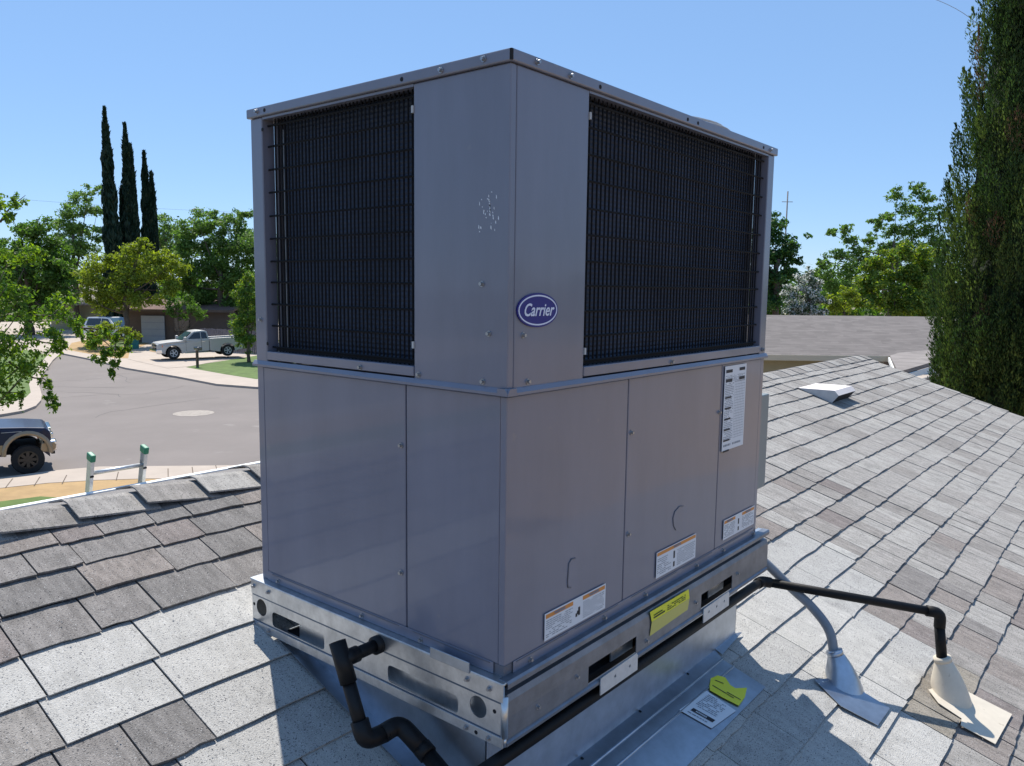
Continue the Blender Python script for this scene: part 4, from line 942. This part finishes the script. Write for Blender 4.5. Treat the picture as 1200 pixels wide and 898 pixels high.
a0, a1 = dep(58, 345, 84), dep(128, 345, 84); a0.z = a1.z = GZ+2.7
wallbox('wall', a0, a1, 8, GZ-.3, GZ+2.8, WALLY, h2)
slab('roof', [a0-Vector((fwd.x, fwd.y, 0)), a1-Vector((fwd.x, fwd.y, 0)), dep(124, 334, 90), dep(62, 332, 90)], .15, ROOFN2, h2)
slab('roof', [dep(62, 332, 90), dep(124, 334, 90), dep(128, 341, 96), dep(58, 341, 96)], .15, ROOFN2, h2)
# board fence right of the pickup
fn = thing('board_fence', dep(262, 405, 57), 'weathered grey board fence behind the silver pickup', 'fence')
f0, f1 = dep(236, 400, 58.5), dep(312, 400, 56.0); n_ = 34; uu = (f1-f0); uu.z = 0
bmw = bmesh.new(); add_box(bmw, -.075, .075, -.012, .012, 0, 1.7); fme = bpy.data.meshes.new('fence_board'); bmw.to_mesh(fme); bmw.free(); fme.materials.append(WOODF)
for k in range(n_):
    q = Vector((f0.x, f0.y, GZ-.05))+uu*(k/n_); put(fme, 'fence_board', fn, Matrix.Translation(q) @ Matrix.Rotation(math.atan2(uu.y, uu.x), 4, 'Z') @ Matrix.Diagonal((1, 1, 1+random.uniform(-.02, .02), 1)))
# mailbox, utility bin
mbp = G(231.5, 430); mb = thing('mailbox', mbp, 'dark mailbox on a wooden post at the corner of the green lawn', 'mailbox')
box('post', mbp.x-.06, mbp.x+.06, mbp.y-.06, mbp.y+.06, GZ, GZ+1.0, BARK, mb)
box('box', mbp.x-.14, mbp.x+.16, mbp.y-.34, mbp.y+.16, GZ+.98, GZ+1.20, DARKC, mb, .05)
ub = G(157, 409); bn = thing('utility_pedestal', ub, 'small teal utility box on the dry verge left of the silver pickup', 'utility box')
box('cabinet', ub.x-.28, ub.x+.28, ub.y-.28, ub.y+.28, GZ-.02, GZ+.85, TEAL, bn, .05); box('lid', ub.x-.31, ub.x+.31, ub.y-.31, ub.y+.31, GZ+.851, GZ+.93, TEAL, bn, .02)

# ================================================================== NEIGHBOUR'S HOUSE on the right
nh = thing('house', Vector((24, 8, GZ)), 'neighbouring house with a long grey-brown roof below the trees at right', 'house')
rl, rr2 = dep(800, 368.2, 28), dep(1215, 372.5, 28); el, er = dep(780, 414.5, 24.3), dep(1044, 417.5, 24.3); er2 = dep(1240, 419.5, 24.3)
slab('roof', [el, er2, rr2, rl], .12, ROOFN, nh)
bk = Vector((fwd.x, fwd.y, 0))*4.2
slab('back_roof', [rl, rr2, rr2+bk+Vector((0, 0, -1.2)), rl+bk+Vector((0, 0, -1.2))], .12, ROOFN, nh)
dn_ = Vector((0, 0, -1)); f2 = Vector((fwd.x, fwd.y, 0))
def vq(name, a, b, top, bot, m, push=0.0, th=.03):
    a = a-f2*push; b = b-f2*push; v = [a+dn_*top, b+dn_*top, b+dn_*bot, a+dn_*bot]; v += [q+f2*th for q in v]
    return pydata(name, v, [(0, 3, 2, 1), (4, 5, 6, 7), (0, 1, 5, 4), (1, 2, 6, 5), (2, 3, 7, 6), (3, 0, 4, 7)], m, nh)
vq('fascia', el, er, .0, .17, mat('fascia_cream', (.52, .48, .38), .6), .03)
vq('wall', el, er, .15, 3.0, WALLY, -.55, .12)
vq('window', el.lerp(er, .80), el.lerp(er, .985), .30, 1.25, GLASS, -.50, .03); vq('window_frame', el.lerp(er, .985), el.lerp(er, 1.0), .05, 1.4, WHITEP, -.45, .05); vq('window_frame', el.lerp(er, .79), el.lerp(er, 1.0), .17, .28, WHITEP, -.45, .05)
# wing with its lighter roof
wa, wb, wc, wd_ = dep(1043, 417.8, 24.2), dep(1052.5, 436, 21.4), dep(1170, 406, 24.6), dep(1130, 393, 27.9)
wd_ = dep(1118, 394.5, 27.2); wc = dep(1135, 412, 24.4)
slab('wing_roof', [wa+Vector((0, 0, .03)), wb, wc, wd_+Vector((0, 0, .03))], .10, ROOFN2, nh)
def vq2(name, a, b, top, bot, m, sh=0.0, th=.05):
    s_ = Vector((rt.x, rt.y, 0))*sh; v = [a+s_+dn_*top, b+s_+dn_*top, b+s_+dn_*bot, a+s_+dn_*bot]; v += [q+Vector((rt.x, rt.y, 0))*th for q in v]
    return pydata(name, v, [(0, 3, 2, 1), (4, 5, 6, 7), (0, 1, 5, 4), (1, 2, 6, 5), (2, 3, 7, 6), (3, 0, 4, 7)], m, nh)
vq2('gutter', wb, wc, .02, .12, INKB, -.06); vq2('wing_fascia', wb, wc, .12, .26, WHITEP, .02); vq2('wing_wall', wb, wc, .22, 3.0, mat('stucco_shade_haze', (.20, .19, .19), .9, var=.05), .5, .1)  # black strip below the wing eave paints its shadow gap
vq2('rake_board', wa-f2*.1, wb, .02, .14, WHITEP, -.10)
vq('downpipe', er+Vector((rt.x, rt.y, 0))*-.02, er+Vector((rt.x, rt.y, 0))*.06, .05, 1.2, WHITEP, .05, .06)

# ================================================================== TREES
DENS = 12.0
def leaves(centres, radii, counts, size, aspect, up_bias=.3, shell=.5, droop=0.0, elong=None):
    """many small leaf faces filling uneven clumps"""
    V, F, base = [], [], 0
    for c, rad, n in zip(centres, radii, counts):
        d = rng.normal(size=(n, 3)); d /= np.linalg.norm(d, axis=1)[:, None]
        q = (shell+(1-shell)*rng.random(n))[:, None]*(1+.22*rng.normal(size=n))[:, None]
        p = np.array(c)+d*q*np.array(rad)
        if droop: p[:, 2] -= droop*np.abs(rng.normal(size=n))
        nr = d*.7+rng.normal(size=(n, 3))*.7; nr[:, 2] += up_bias; nr /= np.linalg.norm(nr, axis=1)[:, None]
        a = np.cross(nr, rng.normal(size=(n, 3))); a /= np.linalg.norm(a, axis=1)[:, None]
        if elong is not None:
            a = np.array(elong)+rng.normal(size=(n, 3))*.28+d*.25; a /= np.linalg.norm(a, axis=1)[:, None]; nr = np.cross(a, rng.normal(size=(n, 3))); nr /= np.linalg.norm(nr, axis=1)[:, None]
        b = np.cross(nr, a); s = size*(.6+.8*rng.random(n))[:, None]
        vv = np.stack([p-a*s, p+b*s*aspect, p+a*s, p-b*s*aspect], 1).reshape(-1, 3)
        V.append(vv); F.append(np.arange(4*n).reshape(-1, 4)+base); base += 4*n
    return np.concatenate(V), np.concatenate(F)
def leafobj(name, V, F, m, parent):
    me = bpy.data.meshes.new(name); n = len(F); me.vertices.add(len(V)); me.vertices.foreach_set('co', V.ravel()); me.loops.add(4*n); me.loops.foreach_set('vertex_index', F.ravel().astype(np.int32))
    me.polygons.add(n); me.polygons.foreach_set('loop_start', np.arange(0, 4*n, 4, dtype=np.int32)); me.update(calc_edges=True); return link(name, me, m, parent)
def trunk(parent, base, top, r, tips, m=BARK):
    base, top = Vector(base), Vector(top); V, F = [], []
    def add(pts, radii):
        v, f = tube_data(pts, 1, 8, True, radii); b0 = len(V); V.extend(v); F.extend([tuple(i+b0 for i in q) for q in f])
    n = 8; pts = [base.lerp(top, i/n)+Vector((random.uniform(-1, 1), random.uniform(-1, 1), 0))*r*.35*(i > 0) for i in range(n+1)]
    add(pts, [r*(1.25 if i == 0 else 1-.62*i/n) for i in range(n+1)])
    for c in tips:
        c = Vector(c); k = random.randint(3, 7); s0 = pts[k]; mid = s0.lerp(c, .5)+Vector((0, 0, -.12*(c-s0).length))
        add(bezier([s0, mid, c], 6), [max(.008, r*.26*(1-.85*j/6)) for j in range(7)])
    pydata('trunk', V, F, m, parent, smooth=True)
def tree(name, label, cat, D, blobs, leaf, size, dens, tr=None, group=None, aspect=.5, shell=.45, thick=.7, sub=10, base_px=None, second=None, droop=0.0):
    """blobs: (px, py, radius px) at distance D; each becomes several uneven clumps in depth"""
    cs, rs, ns = [], [], []
    for b in blobs:
        px_, py_, rp = b[:3]; dd = b[3] if len(b) > 3 else 0; R_ = rp/F0*D; c0 = dep(px_, py_, D+dd)
        for k in range(sub):
            o_ = Vector((random.gauss(0, .42), random.gauss(0, .42), random.gauss(0, .38)))*R_; o_ += Vector((fwd.x, fwd.y, 0))*random.uniform(-thick, thick)*R_
            rr = R_*random.uniform(.30, .60); cs.append(c0+o_); rs.append((rr*1.15, rr*1.15, rr*.72)); ns.append(max(20, int(dens*DENS*rr*rr/(size*size))))
    bx_ = sum(b[0] for b in blobs)/len(blobs) if base_px is None else base_px
    ctr = sum(cs, Vector())/len(cs); bp_ = dep(bx_, 400, D); bp_.z = GZ-.2
    t = thing(name, bp_, label, cat, group)
    V, F = leaves(cs, rs, ns, size*.62, aspect, shell=shell, droop=droop)
    if second:
        msk = rng.random(len(F)) < second[1]; V4 = V.reshape(-1, 4, 3)
        leafobj('crown', V4[~msk].reshape(-1, 3), np.arange(4*(~msk).sum()).reshape(-1, 4), leaf, t); tipo = leafobj('blossom' if second[0] is L_BLOOM else 'crown_tips', V4[msk].reshape(-1, 3), np.arange(4*msk.sum()).reshape(-1, 4), second[0], t); tipo['kind'] = 'stuff'
    else: leafobj('crown', V, F, leaf, t)
    tp_ = Vector((bp_.x, bp_.y, ctr.z)) if base_px != -120 else Vector((bp_.x, bp_.y, ctr.z+.5)); tips = random.sample(cs, min(len(cs), 14)) if base_px != -120 else random.sample([c for c in cs if project(c)[0] < 38 and project(c)[1] > 300], 22)
    trunk(t, bp_, tp_, tr or D*.0025, tips); return t
# left-hand background
tree('broadleaf_tree', 'tall open-crowned tree left of the cypresses, lighter green against the sky', 'tree', 84, [(98, 232, 15), (108, 222, 10), (88, 246, 16), (106, 250, 16), (72, 262, 15), (92, 270, 20), (112, 272, 14), (78, 292, 20), (104, 298, 20), (64, 285, 14), (92, 320, 22), (112, 325, 16), (70, 320, 18)], L_SOFT, .26, .8, .35, shell=.3)
tree('broadleaf_tree', 'dark dense tree at the left edge behind the bright near tree', 'tree', 74, [(44, 268, 18), (30, 280, 20), (56, 285, 18), (18, 300, 22), (45, 305, 24), (58, 320, 22), (30, 330, 26), (8, 330, 24), (-15, 310, 26), (52, 345, 22), (-30, 340, 30), (80, 345, 14), (6, 292, 14), (24, 312, 20), (66, 305, 16), (74, 330, 18), (30, 355, 22), (60, 362, 14)], L_MID, .26, 1.25, .4)
tree('broadleaf_tree', 'wide yellow-green tree in front of the cypresses over the garage', 'tree', 62, [(108, 318, 14), (124, 306, 16), (142, 300, 16), (160, 292, 12), (168, 282, 7), (178, 302, 15), (196, 300, 14), (206, 312, 13), (112, 338, 15), (132, 330, 20), (155, 322, 22), (180, 326, 20), (200, 332, 14), (120, 352, 13), (145, 352, 16), (172, 350, 15), (104, 350, 10), (130, 360, 9), (192, 346, 12), (100, 330, 8)], L_YEL, .20, 1.2, .28, base_px=150)
tree('broadleaf_tree', 'big round bright green tree between the cypresses and the unit', 'tree', 68, [(226, 272, 16), (246, 262, 16), (266, 262, 16), (284, 272, 16), (300, 280, 18), (218, 292, 18), (240, 290, 22), (264, 290, 22), (288, 300, 20), (232, 318, 22), (256, 322, 24), (244, 372, 9), (268, 380, 9), (228, 346, 11), (250, 250, 8), (288, 254, 10), (236, 358, 12), (280, 328, 22), (240, 345, 20), (264, 352, 20), (290, 350, 18), (236, 358, 12), (258, 366, 12), (284, 372, 12), (218, 332, 12), (325, 300, 26), (320, 340, 26)], L_SOFT, .20, 1.5, .4, second=(L_MID, .35))
tree('small_tree', 'small tree with loose leaves standing before the garage wall', 'tree', 60, [(203, 352, 8), (213, 358, 9), (206, 366, 8), (220, 350, 7), (198, 362, 6), (226, 360, 8), (234, 368, 8), (216, 370, 6)], L_MID, .14, 1.0, .10, base_px=210)
tree('upright_shrub', 'tall rounded shrub at the right end of the board fence', 'shrub', 50, [(290, 330, 10), (284, 346, 12), (290, 360, 15), (283, 376, 13), (290, 392, 14), (302, 345, 16), (306, 375, 18), (286, 402, 10)], L_MID, .12, 1.6, .12, second=(L_YEL, .3))
tree('broadleaf_tree', 'pale distant tree glimpsed right of the cypresses', 'tree', 95, [(192, 262, 12), (202, 270, 12), (198, 280, 16), (186, 285, 14), (208, 292, 16), (182, 272, 8), (216, 276, 10), (205, 310, 20)], L_SOFT, .24, .9, .3)
tree('garden_shrub', 'low spreading green shrub in front of the white wagon', 'shrub', 57, [(112, 396, 9), (124, 392, 8), (108, 404, 7), (138, 397, 5), (150, 396, 4), (162, 395, 4), (118, 385, 8), (132, 383, 8), (146, 387, 8), (157, 391, 6)], L_YEL, .12, 1.3, .06)
def cyp(label, D, px_, top, base, wpx, leaf, group, subs=(), size=.16, n=9000, lean=0.0):
    H = (base-top)/F0*D; R_ = wpx/F0*D/2; bp_ = dep(px_, base, D); t = thing('cypress_tree', bp_, label, 'cypress', group); zt_ = dep(px_, top, D).z
    h = rng.random(n)**.85; rad = R_*np.clip(1.06*(1-h)**.62, 0, 1)*(.80+.14*np.sin(h*37+px_)+.12*rng.normal(size=n)*.6); rad = np.where(h > .93, R_*.16*(1-h)*14*.8, rad)
    an = rng.random(n)*2*PI; rr = rad*(.55+.45*rng.random(n)); P = np.stack([bp_.x+rr*np.cos(an), bp_.y+rr*np.sin(an), GZ+h*(zt_-GZ)], 1); P[:, 0] += rt.x*lean*h; P[:, 1] += rt.y*lean*h
    for (dx, tp_, w_) in subs:
        m_ = int(n*.45); h = rng.random(m_); z1 = dep(px_+dx, tp_, D).z; R2 = w_/F0*D/2; o_ = Vector((rt.x, rt.y, 0))*(dx/F0*D); rad = R2*(1-h)**.55*(.75+.25*rng.random(m_)); an2 = rng.random(m_)*2*PI
        zb_ = GZ+6; P = np.concatenate([P, np.stack([bp_.x+o_.x+rad*np.cos(an2), bp_.y+o_.y+rad*np.sin(an2), zb_+h*(z1-zb_)], 1)])
    k = len(P); a = np.array([0, 0, 1.0])+rng.normal(size=(k, 3))*.22; a /= np.linalg.norm(a, axis=1)[:, None]; b = np.cross(a, rng.normal(size=(k, 3))); b /= np.linalg.norm(b, axis=1)[:, None]; s = size*(1.2+1.2*rng.random(k))[:, None]
    V = np.stack([P-a*s, P+b*s*.42, P+a*s*1.5, P-b*s*.42], 1).reshape(-1, 3); leafobj('crown', V, np.arange(4*k).reshape(-1, 4), leaf, t)
    tube('trunk', [(bp_.x, bp_.y, GZ-.2), (bp_.x, bp_.y, GZ+(zt_-GZ)*.6)], R_*.25, BARK, t, 8, [R_*.3, R_*.1])
grp = 'slender dark cypresses across the street'
cyp('leftmost and tallest of the slender dark cypresses', 78, 136, 135, 345, 28, L_CYP, grp, lean=-.30)
cyp('middle slender dark cypress with a second spire near its tip', 80, 157, 153, 345, 24, L_CYP, grp, subs=((3, 176, 14), (-9, 224, 9)), lean=-.20)
cyp('rightmost and shortest slender dark cypress with a forked top', 82, 176, 184, 345, 20, L_CYP, grp, subs=((7, 207, 11),), lean=-.05)
# near tree at the left edge, branches reaching over the street
near = [(4, 236, 12), (-14, 262, 18), (22, 232, 9, .2), (10, 250, 7), (-6, 300, 26), (26, 290, 12, .6), (44, 292, 10, .7), (30, 306, 14, .4), (8, 330, 22), (34, 346, 16), (60, 352, 12), (78, 350, 10), (10, 362, 24), (46, 366, 20), (74, 368, 15), (86, 376, 8), (14, 392, 26), (44, 392, 22), (68, 388, 14), (4, 418, 26), (34, 416, 22), (58, 410, 12), (72, 402, 8), (0, 444, 24), (26, 440, 18), (44, 430, 14), (6, 464, 14), (22, 462, 9), (54, 446, 7), (60, 462, 6), (64, 472, 6), (-20, 400, 40), (-24, 350, 36), (-25, 450, 30),
        (112, 398, 8, .6), (124, 408, 10, .6), (136, 412, 8, .6), (118, 418, 7, .5), (134, 424, 5, .5), (132, 434, 3.5, .5), (104, 392, 7, .4), (146, 408, 5, .6), (94, 384, 7, .2), (122, 388, 7, .6), (136, 392, 7, .6), (152, 396, 5, .6)]
tree('broadleaf_tree', 'near tree with bright yellow-green leaves filling the left edge above the navy truck', 'tree', 13.5, near, L_BRIGHT, .062, .55, .09, aspect=.45, shell=.2, thick=.9, sub=7, base_px=-120, second=(L_MID, .5), droop=.05)
nt_ = [o for o in bpy.data.objects if o.get('label', '').startswith('near tree with')][0]
for pts in ([(20, 372), (60, 372), (92, 384), (118, 398), (134, 414), (132, 430)], [(30, 395), (52, 402), (70, 404)], [(10, 425), (36, 440), (54, 446), (62, 470)], [(92, 384), (120, 386), (150, 402)], [(0, 262), (12, 246), (30, 230)], [(60, 372), (84, 350), (96, 342)]):
    tube('branch', spline([dep(a, b, 13.6+.006*a)+Vector((0, 0, random.uniform(-.03, .03))) for a, b in pts], 5), .012, BARK, nt_, 6, [.020*(1-.8*i/(5*(len(pts)-1))) for i in range(5*(len(pts)-1)+1)])
# right-hand background
tree('broadleaf_tree', 'dark green tree beside the right edge of the unit', 'tree', 46, [(895, 262, 14), (912, 264, 14), (926, 282, 12), (900, 290, 22), (920, 302, 16), (935, 305, 7), (898, 320, 24), (918, 326, 16), (880, 300, 24), (905, 348, 22), (880, 345, 26)], L_DARK, .17, 1.5, .3, second=(L_MID, .25))
tree('oleander_bush', 'oleander bush covered in white blossom beyond the neighbour roof', 'bush', 36, [(948, 322, 9), (940, 332, 10), (956, 334, 11), (930, 345, 12), (948, 348, 14), (964, 352, 8), (926, 360, 11), (944, 364, 12), (962, 366, 9)], L_OLE, .085, 1.7, .08, second=(L_BLOOM, .45))
tree('broadleaf_tree', 'airy light green tree reaching highest behind the shrubs at right', 'tree', 52, [(1072, 222, 9), (1052, 228, 10), (1088, 232, 10), (1060, 246, 12), (1040, 254, 9), (1080, 252, 14), (1028, 262, 8), (1046, 272, 12), (1066, 272, 16), (1018, 282, 9), (990, 268, 7), (996, 282, 9), (975, 272, 6), (1008, 296, 12), (984, 298, 10), (1034, 292, 14), (1060, 296, 18), (966, 308, 8), (1085, 270, 14), (1098, 252, 12), (1098, 290, 18), (1010, 308, 14), (1046, 310, 18), (1080, 310, 20), (958, 322, 12), (990, 318, 18), (1020, 320, 18), (975, 335, 18), (1000, 345, 20)], L_SOFT, .15, .42, .2, shell=.05, sub=26, second=(L_MID, .35), base_px=1040)
tree('hedge_bush', 'broad olive green bush rising over the neighbour roof', 'bush', 38, [(1022, 312, 12), (1040, 302, 13), (1058, 296, 13), (1074, 298, 14), (1090, 310, 16), (1020, 332, 15), (1042, 326, 18), (1066, 324, 20), (1088, 338, 20), (1012, 352, 14), (1036, 352, 18), (1062, 354, 20), (1090, 362, 20), (985, 360, 10), (998, 366, 10)], L_YEL, .12, 2.2, .06, second=(L_MID, .5))
tree('garden_shrub', 'yellow-green shrub between the blossom and the olive bush', 'shrub', 37, [(980, 350, 9), (992, 342, 10), (975, 362, 9), (990, 362, 11), (1002, 352, 9)], L_YEL, .10, 1.5, .06)
# far woods closing the horizon
Vc, rc, nc = [], [], []
for k in range(190):
    a_ = -.5+k*.0155; Dd = random.uniform(118, 150); c = CAM+Vector((math.cos(yaw+1.0-a_), math.sin(yaw+1.0-a_), 0))*Dd; c.z = GZ+random.uniform(1.5, 6.0); Vc.append(c); rc.append((random.uniform(3, 6), random.uniform(3, 6), random.uniform(2.5, 4.2))); nc.append(240)
V, F = leaves(Vc, rc, nc, .55, .6); fo = leafobj('distant_trees', V, F, L_MID, None); tag(fo, 'band of distant green trees closing the horizon', 'trees', kind='stuff')
# big Italian cypress at the right edge: ragged upright plumes
D = 15.0; bc = dep(1200, 480, D); bc.z = GZ
bt = thing('cypress_tree', bc, 'huge shaggy green cypress towering at the right edge of the view', 'cypress')
topz = 13.6; Rb = 1.66
def rprof(z):
    h = (z-GZ)/(topz-GZ); return Rb*.97*min(1.0, (1.03-h)**.60*1.17)*(1-.10*max(0, .35-h)*2)
groups = {0: [], 1: [], 2: []}
core = []
for k in range(1250):
    z = GZ+1.2+(topz-GZ-1.5)*random.random(); an = math.atan2(CAM.y-bc.y, CAM.x-bc.x)+random.gauss(0, 1.25) if k < 1080 else random.random()*2*PI; R_ = rprof(z)*random.choice([.80, .87, .93, .98, 1.0])*random.uniform(.97, 1.03)
    if random.random() < .08: R_ *= 1.08
    c = Vector((bc.x+R_*math.cos(an), bc.y+R_*math.sin(an), z)); L_ = random.uniform(.25, .75); w_ = random.uniform(.09, .21)
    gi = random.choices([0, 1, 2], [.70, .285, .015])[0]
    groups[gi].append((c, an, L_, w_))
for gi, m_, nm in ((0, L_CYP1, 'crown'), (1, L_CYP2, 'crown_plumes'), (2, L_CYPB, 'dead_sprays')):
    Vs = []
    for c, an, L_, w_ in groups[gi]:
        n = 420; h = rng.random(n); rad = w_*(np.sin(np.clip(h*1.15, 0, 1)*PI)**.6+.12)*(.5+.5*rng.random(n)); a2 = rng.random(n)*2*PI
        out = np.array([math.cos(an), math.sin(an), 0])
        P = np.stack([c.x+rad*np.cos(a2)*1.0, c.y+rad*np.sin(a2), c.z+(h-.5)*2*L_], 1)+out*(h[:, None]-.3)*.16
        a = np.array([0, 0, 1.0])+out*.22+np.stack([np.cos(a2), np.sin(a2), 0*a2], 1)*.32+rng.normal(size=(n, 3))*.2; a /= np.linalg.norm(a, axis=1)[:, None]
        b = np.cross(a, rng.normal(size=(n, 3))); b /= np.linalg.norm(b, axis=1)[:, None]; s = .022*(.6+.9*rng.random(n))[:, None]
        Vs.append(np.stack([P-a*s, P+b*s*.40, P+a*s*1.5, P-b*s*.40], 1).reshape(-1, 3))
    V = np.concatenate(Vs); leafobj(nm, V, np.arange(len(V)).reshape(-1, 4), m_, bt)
# inner foliage mass and trunk
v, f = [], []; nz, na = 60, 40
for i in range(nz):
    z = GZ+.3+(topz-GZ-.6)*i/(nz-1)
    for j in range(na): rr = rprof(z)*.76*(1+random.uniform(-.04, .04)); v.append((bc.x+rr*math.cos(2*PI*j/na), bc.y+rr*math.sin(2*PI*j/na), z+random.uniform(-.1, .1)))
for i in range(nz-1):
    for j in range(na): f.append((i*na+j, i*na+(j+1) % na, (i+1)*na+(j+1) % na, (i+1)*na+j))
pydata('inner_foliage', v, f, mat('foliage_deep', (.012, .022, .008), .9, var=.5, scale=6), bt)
tube('trunk', [(bc.x, bc.y, GZ-.2), (bc.x, bc.y, 4)], .3, BARK, bt, 10, [.34, .12])
# utility pole and wires
pb = dep(917, 345, 62); pb.z = GZ; pl = thing('utility_pole', pb, 'thin wooden utility pole rising above the dark tree by the unit', 'utility pole')
ztp = dep(917, 226, 62).z; tube('pole', [(pb.x, pb.y, GZ), (pb.x, pb.y, ztp)], .055, MATS['stucco_shade_haze'], pl, 8)  # pole and crossarm colour is greyed to paint in distance haze
for dz_, hw_ in ((.8, .42),): q = Vector((pb.x, pb.y, ztp-dz_)); tube('crossarm', [q-Vector((rt.x, rt.y, 0))*hw_, q+Vector((rt.x, rt.y, 0))*hw_], .025, MATS['stucco_shade_haze'], pl, 6)
w = tube('overhead_wire', bezier([dep(1060, -12, 24), dep(1110, 2, 21), dep(1140, 14, 18), dep(1175, 60, 16)], 12), .006, WIRE, None, 5); tag(w, 'thin overhead wire running into the top of the huge cypress', 'wire')
w = tube('overhead_wire', bezier([dep(-60, 225, 70), dep(60, 240, 78), dep(300, 250, 90)], 12), .008, WIRE, None, 5); tag(w, 'thin overhead wire across the sky left of the cypresses', 'wire')
